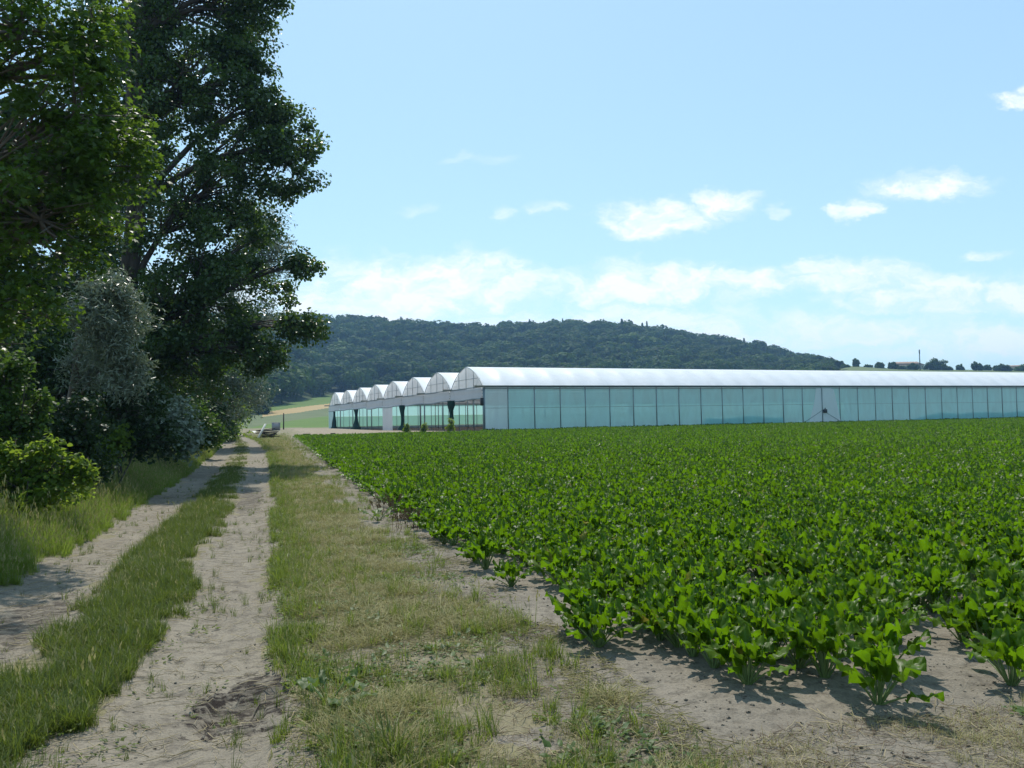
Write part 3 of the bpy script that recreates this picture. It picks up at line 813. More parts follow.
# maple close by on the left
Ym = 12.0
tree('maple_tree', 'sunlit maple with lobed yellow green leaves hanging in at the upper left', 'tree', ground(-150, Ym + 1), P(-140, 20, Ym + 1), .24,
     [lobe(20, 30, Ym, 105, 85, 60), lobe(75, 120, Ym, 70, 65, 50), lobe(95, 50, Ym + .3, 42, 50, 26), lobe(105, 165, Ym + .2, 46, 40, 22), lobe(40, 220, Ym, 90, 62, 58), lobe(95, 200, Ym + .4, 48, 36, 18), lobe(10, 300, Ym, 60, 44, 26), lobe(-90, 130, Ym, 110, 160, 60), lobe(60, -80, Ym + .5, 110, 70, 40), lobe(-30, 345, Ym, 50, 30, 12)],
     lobed_leaf(1), .125, [M['bark'], M['maple']], per=62, clr=.34, seed=5, droop=.5, flat=.55)
# silver willow behind the bank
tree('willow_tree', 'silvery grey willow between the maple and the dark poplar', 'tree', ground(60, 20.5), P(85, 300, 20), .13,
     [lobe(108, 318, 19, 34, 46, 60), lobe(122, 365, 19, 20, 34, 26), lobe(92, 372, 20, 26, 40, 22)], quad_leaf(1, .12), .14, [M['bark'], M['willow']], per=170, clr=.42, seed=8, droop=.4, flat=.9)
tree('willow_tree', 'pale willow behind the poplar, edging past it against the sky', 'tree', ground(205, 54), P(245, 215, 54), .3,
     [lobe(262, 245, 53, 30, 46, 60), lobe(240, 330, 53, 40, 60, 70), lobe(238, 392, 53, 28, 28, 30)], quad_leaf(1, .15), .26, [M['bark'], M['willow']], per=120, clr=1.1, seed=9, droop=.5, flat=.9)
# trees farther along the track
for k, (px, Y, top, lb, lab, lf, mm) in enumerate([
        (196, 66, 330, [(205, 375, 44, 52, 70), (222, 415, 22, 24, 30)], 'bushy green tree past the poplar, overhanging the far part of the track', .22, 'shrub'),
        (214, 90, 370, [(222, 395, 26, 30, 50), (228, 418, 14, 14, 20)], 'small yellow green tree at the far bend of the track', .26, 'shrub_bright'),
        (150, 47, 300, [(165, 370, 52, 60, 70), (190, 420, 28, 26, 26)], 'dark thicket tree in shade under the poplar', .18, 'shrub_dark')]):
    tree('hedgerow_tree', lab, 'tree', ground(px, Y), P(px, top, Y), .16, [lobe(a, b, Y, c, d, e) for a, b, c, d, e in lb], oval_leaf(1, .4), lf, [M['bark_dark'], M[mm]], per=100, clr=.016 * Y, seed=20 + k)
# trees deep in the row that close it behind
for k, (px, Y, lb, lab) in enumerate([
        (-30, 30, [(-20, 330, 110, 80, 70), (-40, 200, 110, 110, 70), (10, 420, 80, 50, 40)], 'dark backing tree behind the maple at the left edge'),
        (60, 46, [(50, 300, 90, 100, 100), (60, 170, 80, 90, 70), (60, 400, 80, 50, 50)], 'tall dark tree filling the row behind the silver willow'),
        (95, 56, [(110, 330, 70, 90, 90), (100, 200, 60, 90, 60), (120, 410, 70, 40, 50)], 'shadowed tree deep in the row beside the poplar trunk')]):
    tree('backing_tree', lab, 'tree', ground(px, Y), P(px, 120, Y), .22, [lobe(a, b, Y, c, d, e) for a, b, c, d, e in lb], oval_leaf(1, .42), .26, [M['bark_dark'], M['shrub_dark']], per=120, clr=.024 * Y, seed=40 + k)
# shrubs along the bank
shr = [(8, 15.5, [(-4, 385, 32, 30, 20), (10, 425, 34, 34, 24), (-20, 450, 50, 50, 22), (20, 460, 40, 26, 16), (40, 415, 9, 26, 5), (18, 366, 8, 20, 3)], 'medium green shrub at the left edge below the maple', 'shrub', .075),
       (20, 12.8, [(6, 480, 28, 14, 13), (50, 476, 20, 13, 8), (34, 496, 48, 11, 13), (36, 460, 5, 18, 3), (54, 458, 5, 16, 3), (70, 464, 5, 16, 3), (86, 474, 7, 16, 4), (20, 464, 5, 16, 3), (2, 456, 8, 18, 4)], 'leafy light green bush nearest the camera on the bank', 'shrub_bright', .07),
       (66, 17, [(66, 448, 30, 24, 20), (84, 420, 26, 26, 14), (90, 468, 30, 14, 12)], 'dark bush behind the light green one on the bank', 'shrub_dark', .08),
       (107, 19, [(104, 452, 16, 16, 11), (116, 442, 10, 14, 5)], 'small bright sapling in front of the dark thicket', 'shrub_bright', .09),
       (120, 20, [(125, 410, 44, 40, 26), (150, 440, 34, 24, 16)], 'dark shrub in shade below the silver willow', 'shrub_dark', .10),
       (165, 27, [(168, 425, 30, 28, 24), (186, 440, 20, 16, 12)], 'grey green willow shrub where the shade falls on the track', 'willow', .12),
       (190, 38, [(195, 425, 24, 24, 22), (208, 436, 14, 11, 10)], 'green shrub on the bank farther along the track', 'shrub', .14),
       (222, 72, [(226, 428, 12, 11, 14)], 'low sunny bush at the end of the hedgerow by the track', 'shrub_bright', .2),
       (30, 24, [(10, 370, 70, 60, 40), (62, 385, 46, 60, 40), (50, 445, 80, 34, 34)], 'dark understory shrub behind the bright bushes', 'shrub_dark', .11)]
for k, (px, Y, lb, lab, mm, lf) in enumerate(shr):
    tree('leafy_shrub', lab, 'shrub', ground(px, Y), P(px, lb[0][1], Y), .05, [lobe(a, b, Y, c, d, int(e * 2.6)) for a, b, c, d, e in lb], oval_leaf(1, .40), lf * 1.1, [M['bark_dark'], M[mm]], per=34, clr=.016 * Y, seed=60 + k, stems=3, droop=.1, shell=2.2, part=('stems', 'foliage'))

# ------------------------------------------------------------------ the wooded hill
def crown_tmpl(seed, conifer=False, n=520):
    r = np.random.default_rng(seed); pos = []
    if conifer:
        z = r.random(n) ** .8; rad = .28 * (1 - z) * (.75 + .25 * np.sin(z * 38)); th = r.uniform(0, 6.28, n)
        pos = np.stack([rad * np.cos(th), rad * np.sin(th), .12 + .95 * z], 1); out = np.stack([np.cos(th), np.sin(th), .2 + 0 * th], 1); lf = .075
    else:
        lobes = [(np.array([0, 0, .58]), .40)] + [(np.array([.22 * math.cos(a), .22 * math.sin(a), r.uniform(.42, .78)]), r.uniform(.22, .30)) for a in np.arange(4) * 1.57 + r.normal(0, .4, 4)]
        out = []; 
        for c, ra in lobes:
            m = n // len(lobes); d = r.normal(0, 1, (m, 3)); d /= np.linalg.norm(d, axis=1, keepdims=True)
            pos.append(c + d * ra * r.uniform(.8, 1.05, (m, 1))); out.append(d)
        pos = np.concatenate(pos); out = np.concatenate(out); lf = .11
    B = MB(); 
    for p, d in zip(pos, out):
        nn = d + r.normal(0, .28, 3); nn /= np.linalg.norm(nn); a = np.cross(nn, (.3, .2, .9)); a /= np.linalg.norm(a) + 1e-9; b = np.cross(nn, a)
        l = lf * r.uniform(.6, 1.3)
        B.add([p - a * l * .6, p - b * l * .5, p + a * l * .6, p + b * l * .5], [(0, 1, 2, 3)])
    B.tube([(0, 0, -.1), (0, 0, .5)], [.03, .02], 5)
    return B.arrays()
M['forest'] = leaf_mat('forest_leaf', (.008, .026, .008), (.095, .155, .025), (.10, .18, .015), .28, .7, .08, tree=True)
T_for = [crown_tmpl(k) for k in range(5)] + [crown_tmpl(20 + k, True) for k in range(2)]
gx, gy = np.meshgrid(np.arange(-1250, 420, 11.0), np.arange(262, 1000, 11.0))
gx = (gx + rng.uniform(-4.6, 4.6, gx.shape)).ravel(); gy = (gy + rng.uniform(-4.6, 4.6, gy.shape)).ravel()
pxf = crest_px(gx, gy); okf = (gy > hill_foot(pxf) + 3) & (pxf > -260) & (pxf < 836 - 4) & (gy < 975) & (gy > 265)
gx, gy, pxf = gx[okf], gy[okf], pxf[okf]; gz = zt(gx, gy, False)
con = rng.random(len(gx)) < .015 + .25 * (fbm(gx, gy, .012, 5, 2) > .68)
hh = np.where(con, rng.uniform(14, 19, len(gx)), 8.5 + 10 * rng.random(len(gx)) ** 1.4)
hh *= np.interp(pxf, [-300, 760, 836], [1, 1, .45])
wd_ = hh * rng.uniform(.9, 1.6, len(gx)) * np.where(con, .8, 1); scl = np.stack([wd_, wd_, hh], 1)
scatter('hillside_forest', 'dense dark green woodland covering the long hill', np.stack([gx, gy, gz], 1), np.stack([0 * gx, 0 * gx, rng.uniform(0, 6.28, len(gx))], 1), scl,
        np.where(con, 5 + rng.integers(0, 2, len(gx)), rng.integers(0, 5, len(gx))), T_for, [M['forest']])

# single far trees
def far_tree(px, py_c, Y, w, h, label, group=None, seed=0, m='forest'):
    g = ground(px, Y); k = Y / F; c = P(px, py_c, Y)
    tree('far_tree', label, 'tree', g, c, .03 * w * k + .1, [(c, (w * .42 * k, w * .42 * k, h * .42 * k), 26), (c + np.array([-.25 * w * k, 0, -.1 * h * k]), (w * .25 * k, w * .25 * k, h * .25 * k), 9), (c + np.array([.25 * w * k, 0, -.15 * h * k]), (w * .22 * k, w * .22 * k, h * .22 * k), 9), (np.array([c[0], c[1], g[2] + .22 * h * k]), (w * .42 * k, w * .42 * k, h * .22 * k), 16)],
         quad_leaf(1, .45), 1.5 * k, [M['bark_dark'], M[m]], per=70, clr=.13 * w * k, seed=200 + seed)
for k, (px, pc, Y, w, h, lab) in enumerate([
        (262, 402, 285, 17, 18, 'round dark tree at the edge of the wood beside the grey box'),
        (243, 405, 270, 20, 18, 'broad dark tree at the wood edge straight above the track end'),
        (856, 362, 590, 6, 8, 'small lone tree on the bare ridge right of the wooded hill'),
        (880, 366.5, 560, 10, 9, 'round tree first in the row left of the low farm roof'),
        (893, 366, 560, 10, 8, 'low bushy tree in front of the left end of the farm roof'),
        (913, 367, 552, 12, 8, 'bushy tree in front of the middle of the farm roof'),
        (935, 365, 550, 23, 13, 'broad round tree right of the mast on the ridge'),
        (960, 368, 555, 7, 7, 'small tree on the ridge between the broad tree and the far row'),
        (977, 366, 550, 10, 10, 'round tree starting the row near the right edge'),
        (987, 368, 560, 8, 7, 'pointed small tree in the row near the right edge'),
        (1003, 368, 545, 18, 8, 'long low tree in front of the far roof at the right edge'),
        (1022, 369, 550, 16, 7, 'low tree cut by the right edge of the picture'),
        (868, 369, 570, 8, 4, 'flat bush between the lone tree and the row by the farm roof'),
        (901, 369, 556, 9, 6, 'low bush below the farm roof, left of its middle'),
        (948, 369, 552, 9, 5, 'flat bush just right of the broad round tree'),
        (838, 364, 600, 12, 9, 'small tree closing the right end of the wooded hill'),
        (845, 367, 580, 9, 6, 'low bush where the wooded hill meets the bare ridge')]):
    far_tree(px, pc, Y, w, h, lab, seed=k)

# ------------------------------------------------------------------ farm roofs and mast on the ridge
M['wall_cream'] = plain('cream_render', (.45, .42, .36), .9)
M['tile'] = plain('roof_tile', (.30, .20, .14), .85, .25, 1.5)
M['metal'] = plain('galvanised_steel', (.35, .37, .38), .4, .12, 4, .7)
M['darkmetal'] = plain('dark_steel', (.06, .07, .07), .5, .2, 4, .3)
M['darkglass'] = plain('dark_window', (.03, .035, .04), .15)
def farm(px, Y, w, d, wall, rise, label):
    g = ground(px, Y); root = tag(empty('farmhouse', g), label, 'house')
    MB().box((-w / 2, -d / 2, -.5), (w / 2, d / 2, wall)).build('wall', M['wall_cream'], root)
    o = .5; z0, z1 = wall + .02, wall + rise
    V = [(-w / 2 - o, -d / 2 - o, z0), (w / 2 + o, -d / 2 - o, z0), (w / 2 + o, d / 2 + o, z0), (-w / 2 - o, d / 2 + o, z0), (-w / 2 + 2.5, 0, z1), (w / 2 - 2.5, 0, z1)]
    MB().add(V, [(0, 1, 5, 4), (2, 3, 4, 5), (1, 2, 5), (3, 0, 4), (3, 2, 1, 0)]).build('roof', M['tile'], root)
    for x in (-w * .3, 0, w * .3): MB().box((x - .6, -d / 2 - .06, wall * .4), (x + .6, -d / 2 + .02, wall * .8)).build('window', M['darkglass'], root)
farm(907, 585, 20, 10, 2.6, 2.6, 'long low farmhouse with brown hipped roof among trees on the ridge')
farm(1012, 590, 22, 10, 2.0, 1.6, 'low farm building with pale brown roof at the right edge')
g = ground(920.5, 540); c = P(920.5, 350, 540)
root = tag(empty('mast', g), 'thin dark mast rising above the ridge beside the broad round tree', 'mast')
MB().tube([(0, 0, -.5), (0, 0, c[2] - g[2])], [.36, .26], 8).build('pole', M['darkmetal'], root)
MB().tube([(0, 0, (c[2] - g[2]) * .82), (0, 0, (c[2] - g[2]) * 1.02)], [.42, .42], 8).build('antenna', M['darkmetal'], root)

# ------------------------------------------------------------------ greenhouse
NSP, SPW, LEN, EAVE, RIDGE = 8, 9.66, 128.0, 4.4, 6.75
M['roof_film'] = film('roof_film', (.95, .96, .965), (.94, .96, .97), .26, 1.0, .35, dirt=.10)
M['gable_film'] = film('gable_film', (.90, .92, .94), (.94, .96, .98), .6, .6, .3, .2)
M['net'] = film('insect_net', (.43, .80, .80), (.58, .95, .95), .5, .90, .6, .22)
M['net_pale'] = film('pale_net', (.60, .80, .82), (.74, .92, .95), .5, .90, .6, .1)
M['net_green'] = film('green_net', (.20, .42, .38), (.34, .66, .60), .45, .72, .6, .2)
M['white_sheet'] = film('white_sheet', (.93, .92, .95), (.94, .94, .96), .5, .93, .5, .05)
M['fascia'] = film('rolled_grey_film', (.70, .72, .76), (.72, .75, .80), .45, 1.0, .5)
M['steel'] = plain('post_steel', (.22, .28, .30), .5, .2, 5, .4)
M['hang'] = leaf_mat('dark_green_net', (.010, .035, .028), (.015, .05, .04), (.01, .04, .03), .12, .8, .1)
M['blackbox'] = plain('black_plastic', (.02, .02, .022), .5)
M['concrete'] = plain('concrete', (.38, .37, .34), .9, .2, 2, 0, .3)
GH = tag(empty('greenhouse', (GX, GY, GZ), GA), 'long multi span greenhouse with white arched film roofs and blue green net walls', 'greenhouse')
def arch(v):
    v = np.abs(v); return EAVE + .12 + (RIDGE - EAVE - .12) * (1 - .32 * v - .68 * v ** 2.4)
vs = np.concatenate([-1 + .5 * np.linspace(0, 1, 9) ** 2.2, np.linspace(-.45, 0, 7)]); vs = np.concatenate([vs, -vs[-2::-1]])
hoops = np.concatenate([[0.12], np.arange(2.68, LEN, 2.97)])
xs = []
for a, b in zip(hoops[:-1], hoops[1:]): xs += list(np.linspace(a, b, 7)[:-1])
xs = np.array(xs + [hoops[-1]])
post_x = hoops
for k in range(NSP):
    yc = (k + .5) * SPW
    hp = np.min(np.abs(xs[:, None] - hoops[None]), 1)
    bulge = -.20 * np.sin(np.clip(hp / 1.485, 0, 1) * math.pi / 2) ** 1.0
    G = np.zeros((len(xs), len(vs), 3))
    for j, v in enumerate(vs):
        e = 4 * abs(v) * (1 - abs(v))
        G[:, j, 0] = xs; G[:, j, 1] = yc + v * (SPW / 2 - .14); G[:, j, 2] = arch(v) + bulge * e + .02 * np.sin(xs * .8 + v * 3 + k) * e
    MB().grid(G).build('roof_vault', M['roof_film'], GH, True)
    # gable: film, frame
    gv = [(0.05, yc + v * (SPW / 2 - .16), float(arch(v)) - .04) for v in vs]
    gb = [(0.05, yc + v * (SPW / 2 - .16), EAVE - .02) for v in vs]
    gp = MB().grid([gb, gv]).build('gable', M['gable_film'], GH)
    fr = MB()
    fr.tube([(0, yc + v * (SPW / 2 - .14), float(arch(v)) - .03) for v in vs], .042, 5)
    for yy in (-2.2, 0, 2.2): 
        fr.tube([(.0, yc + yy, EAVE - .1), (.0, yc + yy, float(arch(yy / (SPW / 2))) - .04)], .03, 4)
    fr.tube([(.0, yc - SPW / 2 + .2, EAVE + .05), (.0, yc + SPW / 2 - .2, EAVE + .05)], .05, 4)
    fr.tube([(.01, yc - 3.6, EAVE + 1.0), (.01, yc + 3.6, EAVE + 1.0)], .025, 4)
    fr.build('gable_frame', M['steel'], gp)
    ho = MB()
    for hx in hoops[1:]:
        ho.tube([(hx, yc + v * (SPW / 2 - .2), float(arch(v)) - .07) for v in vs[::2]], .035, 4, caps=False)
    ho.build('hoops', M['metal'], GH)
    # far end
    MB().grid([[(hoops[-1] - .05, b[1], 0.05) for b in gb], [(hoops[-1] - .05, b[1], b[2]) for b in gv]]).build('end_wall', M['net_pale'], GH)
for k in range(NSP + 1):
    y0 = k * SPW
    MB().add([(-.9, y0 - .22, EAVE + .16), (LEN, y0 - .22, EAVE + .16), (LEN, y0 + .22, EAVE + .16), (-.9, y0 + .22, EAVE + .16), (-.9, y0 - .12, EAVE - .02), (LEN, y0 - .12, EAVE - .02), (LEN, y0 + .12, EAVE - .02), (-.9, y0 + .12, EAVE - .02)],
             [(0, 1, 5, 4), (2, 3, 7, 6), (4, 5, 6, 7), (3, 0, 4, 7), (1, 2, 6, 5)]).build('gutter', M['steel'], GH)
# near long wall: posts and net panels
for i, px_ in enumerate(post_x):
    MB().box((px_ - .04, -.06, -.15), (px_ + .04, .04, EAVE - .03)).build('post', M['steel'], GH)
for i in range(len(post_x) - 1):
    a, b = post_x[i] + .055, post_x[i + 1] - .055
    n = 7; G = np.zeros((n, 5, 3))
    for ii in range(n):
        for jj in range(5):
            G[ii, jj] = (a + (b - a) * ii / (n - 1), -.01 + .03 * math.sin(ii * 1.3 + i) * math.sin(jj * .9), .02 + (EAVE - .02) * jj / 4)
    mm = M['net_pale'] if i == 0 else M['net']
    MB().grid(G).build('net_panel', mm, GH, True)
M['skirt'] = film('skirt_net', (.10, .42, .42), (.16, .52, .52), .4, .85, .6, .1)
for a, b in ((post_x[9], post_x[13]), (post_x[20], post_x[-1])):
    xs_ = np.linspace(a, b, 24); tp = .95 + .12 * np.sin(xs_ * .8); tp[0] = .2; tp[1] = min(tp[1], .7)
    MB().grid([[(x, .16, .0) for x in xs_], [(x, .16, z) for x, z in zip(xs_, tp)]]).build('net_skirt', M['skirt'], GH)
MB().box((.0, -.10, -.15), (LEN, -.065, .10)).build('base_board', M['steel'], GH)
MB().tube([(.1, -.075, EAVE * .52), (LEN, -.075, EAVE * .52)], .012, 4).build('net_wire', M['steel'], GH)
MB().tube([(.1, -.08, EAVE - .14), (LEN, -.08, EAVE - .14)], .055, 6).build('roller_tube', M['steel'], GH)
# inside posts under the valleys (the rows seen through the open gable end and the nets)
for k in range(1, NSP):
    pb = MB()
    for hx in np.arange(5.6, 70, 5.94):
        pb.box((hx - .05, k * SPW - .05, -.1), (hx + .05, k * SPW + .05, EAVE - .02))
    o = pb.build('inner_posts', M['steel'], GH); o['kind'] = 'stuff'
# far long wall: low green net and open band above
yb = NSP * SPW
MB().grid([[(x, yb, .55) for x in np.linspace(0, LEN, 20)], [(x, yb, 2.35) for x in np.linspace(0, LEN, 20)]]).build('low_net', M['net_green'], GH)
MB().grid([[(x, yb, 2.4) for x in np.linspace(0, LEN, 20)], [(x, yb, EAVE) for x in np.linspace(0, LEN, 20)]]).build('upper_net', M['net'], GH)
for hx in hoops[::2]:
    MB().box((hx - .05, yb - .05, -.15), (hx + .05, yb + .05, EAVE)).build('post', M['steel'], GH)
MB().box((0, yb + .06, -.2), (LEN, yb + .12, .5)).build('base_board', M['steel'], GH)
# open gable end: posts, rolled up curtain under the gutters, hanging nets, closed panels
for k in range(NSP + 1):
    MB().box((-.07, k * SPW - .07, -.2), (.07, k * SPW + .07, EAVE - .04)).build('end_post', M['steel'], GH)
    if k < NSP:
        for yy in (2.2 + SPW / 2 - 0, SPW / 2 - 2.2): MB().box((-.03, k * SPW + yy - .03, -.2), (.03, k * SPW + yy + .03, EAVE - .1)).build('end_post', M['steel'], GH)
        drop = 1.12 if k < 5 else .95
        y0, y1 = k * SPW + .09, (k + 1) * SPW - .09
        G = [[(-.11 - .03 * math.sin(z * 9 + k), y, EAVE - .06 - z + .05 * math.sin((y - y0) * .7) * z) for y in np.linspace(y0, y1, 14)] for z in np.linspace(0, drop, 7)]
        MB().grid(G).build('rolled_curtain', M['fascia'], GH, True)
        MB().tube([(-.12, y, EAVE - .06 - drop + .05 * math.sin((y - y0) * .7) * drop) for y in np.linspace(y0, y1, 8)], .07, 6).build('curtain_tube', M['steel'], GH, True)
def hanging(y, top, bot, w, seed):
    r = np.random.default_rng(seed); B = MB(); V = []
    zs = np.linspace(top, bot, 12)
    for i, z in enumerate(zs):
        u = i / 11; ww = w * (.75 + .3 * math.sin(u * 5 + seed) + (.55 if u > .85 and bot < .3 else 0)); row = []
        for k in range(12):
            th = 2 * math.pi * k / 11; q = ww * (1 + .18 * math.sin(5 * th + seed + u * 3)); row.append((-.3 + q * math.cos(th) * .6, y + q * math.sin(th), z))
        V.append(row)
    B.grid(V).build('hanging_net', M['hang'], GH, True)
hanging(8.75, 3.3, 1.3, .62, 1)
hanging(27.9, 3.3, .05, .62, 2)
hanging(54.3, 3.3, .05, .75, 3)
hanging(71.4, 3.3, .05, .6, 4)
def panel(y0, y1, z1, m, nm='closed_panel'):
    MB().grid([[(-.16, y, z) for y in np.linspace(y0, y1, 6)] for z in np.linspace(-.1, z1, 6)]).build(nm, m, GH, True)
panel(33.2, 38.4, 3.4, M['white_sheet'])
panel(72.6, 77.2, 3.4, M['net_pale'])
# door with braces and vent motor in the long wall
xd = post_x[np.argmin(np.abs(post_x - 45.3))]
bay = 2.97
MB().add([(xd - bay * .72, -.12, .1), (xd + bay * .98, -.13, .1), (xd + bay * .85, -.12, 1.9), (xd + bay * .66, -.12, EAVE - .3), (xd + bay * .5, -.12, EAVE - .16), (xd - bay * .3, -.12, EAVE - .16), (xd - bay * .42, -.13, 2.4)], [(0, 1, 2, 3, 4, 5, 6)]).build('door_sheet', M['white_sheet'], GH)
for sgn in (-1, 1): MB().tube([(xd, -.15, 1.55), (xd + sgn * bay * .98, -.15, .12)], .032, 5).build('door_brace', M['steel'], GH)
MB().tube([(xd, -.16, EAVE - .1), (xd, -.16, -.1)], .05, 5).build('door_post', M['steel'], GH)
mo = MB().box((xd + .08, -.40, 1.22), (xd + .58, -.13, 1.68), bev=.05).build('vent_motor', M['blackbox'], GH)
MB().tube([(xd + .33, -.27, 1.68), (xd + .33, -.27, 1.84)], .06, 8).build('motor_cap', M['blackbox'], mo)
mo = MB().box((-.30, -.14, 2.55), (.02, .16, 3.35), bev=.05).build('corner_motor', M['blackbox'], GH)

# ------------------------------------------------------------------ odds and ends at the end of the track
M['wood_dark'] = plain('weathered_board', (.035, .03, .026), .85, .3, 5, 0, .3)
M['wood_pale'] = plain('pale_plank', (.62, .60, .55), .7, .1, 5, 0, .2)
M['cabinet'] = plain('grey_paint', (.27, .27, .29), .5, .1, 2)
def box_at(px, Y): return ground(px, Y)
g = ground(266, 74); root = tag(empty('board_pile', g, .5), 'low pile of dark weathered boards by the end of the track', 'board pile')
rp = np.random.default_rng(5)
for i in range(13):
    a = rp.normal(.1, .3); Mx = (Matrix.Translation((rp.normal(0, .18), rp.normal(0, .22), .06 + i * .062)) @ Euler((rp.normal(0, .05), rp.normal(0, .07), a)).to_matrix().to_4x4())
    MB().box((-.75, -.12, -.03), (.7 + rp.uniform(0, .3), .12, .03), M=Mx).build('board', M['wood_dark'], root)
a0 = P(257.5, 437, 72.5); a0[2] = float(zt(a0[0], a0[1])); a1 = P(265.5, 424, 73.4)
root = tag(empty('white_plank', a0), 'single white plank leaning up against the dark board pile', 'plank')
d = Vector(a1 - a0); Mx = d.to_track_quat('X', 'Z').to_matrix().to_4x4()
MB().box((0, -.11, -.03), (d.length, .11, .03), M=Mx, bev=.008).build('board', M['wood_pale'], root)
g = ground(275, 112); root = tag(empty('cabinet', g, .3), 'grey metal cabinet standing behind the board pile', 'cabinet')
MB().box((-.55, -.35, .06), (.55, .35, 1.02), bev=.03).build('body', M['cabinet'], root)
MB().box((-.6, -.4, 1.025), (.6, .4, 1.09), bev=.02).build('lid', M['cabinet'], root)
MB().box((-.5, -.375, .12), (.5, -.352, .96)).build('door', M['cabinet'], root)
MB().box((-.56, -.36, -.1), (.56, .36, .055)).build('plinth', M['concrete'], root)
g = ground(282.5, 118); root = tag(empty('wooden_post', g), 'thin dark wooden post beside the grey cabinet', 'post')
MB().tube([(0, 0, -.3), (0.02, 0, 1.2), (.03, 0, 2.3)], [.10, .09, .075], 8).build('shaft', M['wood_dark'], root)
MB().tube([(.03, 0, 2.3), (.03, 0, 2.36)], [.085, .05], 8).build('cap', M['darkmetal'], root)
g = ground(311, 78); root = tag(empty('concrete_slab', g, .18), 'long pale concrete slab lying at the edge of the yard', 'slab')
MB().box((-1.75, -.5, -.1), (1.0, .5, .16), bev=.02).build('deck', M['concrete'], root)
MB().box((1.02, -.4, -.1), (2.0, .4, .12), bev=.02).build('end_block', M['concrete'], root)
def crate(px, Y, w, label):
    g = ground(px, Y); root = tag(empty('plastic_crate', g, .1), label, 'crate')
    B = MB(); t = .03; h = .34
    B.box((-w, -.25, 0), (w, -.25 + t, h)); B.box((-w, .25 - t, 0), (w, .25, h)); B.box((-w, -.25 + t, 0), (-w + t, .25 - t, h)); B.box((w - t, -.25 + t, 0), (w, .25 - t, h)); B.box((-w + t, -.25 + t, .0), (w - t, .25 - t, .03))
    B.build('body', M['blackbox'], root)
    MB().box((-w - .02, -.275, h - .06), (w + .02, -.252, h)).build('rim', M['blackbox'], root)
crate(306, 76.5, .3, 'black plastic crate standing in front of the concrete slab')
crate(332, 77.5, .2, 'small black crate alone right of the concrete slab')
g = ground(251, 100); root = tag(empty('white_tarpaulin', g), 'flat white tarpaulin lying on the grass left of the board pile', 'tarpaulin')
G = [[(x, y, .22 + .12 * math.sin(x * 2.3 + y) * math.cos(y * 3) - .12 * (abs(x) / .45) ** 3) for x in np.linspace(-.5, .5, 9)] for y in np.linspace(-.6, .6, 7)]
MB().grid(G).build('sheet', M['wood_pale'], root, True)

# yellow-green weeds at the greenhouse foot
for k, (px, Y, h, lab) in enumerate([(449, 84, 1.4, 'tall yellow green weed at the foot of the open greenhouse end'), (405, 93, .95, 'low leafy weed by the greenhouse end, left of the tall one'), (423, 90, .9, 'spreading weed between the other two at the greenhouse end')]):
    g = ground(px, Y - 3); c = g + np.array([0, 0, h * .6])
    tree('yard_weed', lab, 'weed', g, c, .02, [(c - np.array([0, 0, h * .2]), (.5, .4, h * .35), 14), (c + np.array([.1, 0, h * .25]), (.16, .16, h * .3), 6)], oval_leaf(1, .22), .26, [M['bark'], M['shrub_bright']], per=14, clr=.2, seed=300 + k, part=('stems', 'foliage'), stems=3)
# poppy
i = int(np.argmin(np.abs(crest_px(bx, by) - 826) + 30 * np.abs(by - 26)))
g = np.array([bx[i], by[i], bz[i]]); root = tag(empty('red_leaf_plant', g), 'single plant with a dark red withered leaf standing in the green crop', 'plant')
B, S, vv = beet(555, 6, 4, 2, True, 1.2, 1.0)
M['redleaf'] = leaf_mat('red_leaf', (.16, .03, .015), (.22, .06, .02), (.25, .05, .02), .3, .5, .3)
B.build('foliage', M['redleaf'], root, True); S.build('stalks', M['beet_stalk'], root, True)

# ------------------------------------------------------------------ haze
m, nt, out = mat('air'); pv = nt.nodes.new('ShaderNodeVolumePrincipled')
HAZE = .00025
pv.inputs['Color'].default_value = (.34, .62, 1.0, 1); pv.inputs['Density'].default_value = HAZE; pv.inputs['Anisotropy'].default_value = .2
L(nt, pv.outputs[0], out.inputs['Volume'])
zmin = float(GZZ.min()); 
hz = MB().box((float(GXX.min()) - 20, float(GYY.min()) - 20, zmin - 1), (float(GXX.max()) + 20, float(GYY.max()) + 20, float(GZZ.max()) + 22)).build('haze', m); tag(hz, kind='stuff')

# ------------------------------------------------------------------ sky, sun, camera
SUN_AZ, SUN_EL = -10.0, 59.0                                     # azimuth from +Y, negative = left
wd = bpy.data.worlds.new('World'); SC.world = wd; wd.use_nodes = True
nt = wd.node_tree; nt.nodes.clear(); out = nt.nodes.new('ShaderNodeOutputWorld')
sky = nt.nodes.new('ShaderNodeTexSky'); sky.sky_type = 'NISHITA'; sky.sun_disc = False
sky.sun_elevation = R(SUN_EL); sky.sun_rotation = R(SUN_AZ); sky.altitude = 400; sky.air_density = 1.0; sky.dust_density = .6; sky.ozone_density = 1.5
tc = nt.nodes.new('ShaderNodeTexCoord'); sx = nt.nodes.new('ShaderNodeSeparateXYZ'); L(nt, tc.outputs['Generated'], sx.inputs[0])
yy = math_(nt, 'MAXIMUM', sx.outputs[1], .02)
U = math_(nt, 'DIVIDE', sx.outputs[0], yy); Vv = math_(nt, 'DIVIDE', sx.outputs[2], yy)
wv = nt.nodes.new('ShaderNodeCombineXYZ'); L(nt, U, wv.inputs[0]); L(nt, math_(nt, 'MULTIPLY', Vv, 1.6), wv.inputs[1])
wn = nt.nodes.new('ShaderNodeTexNoise'); wn.inputs['Scale'].default_value = 14; wn.inputs['Detail'].default_value = 6; wn.inputs['Roughness'].default_value = .62; L(nt, wv.outputs[0], wn.inputs['Vector'])
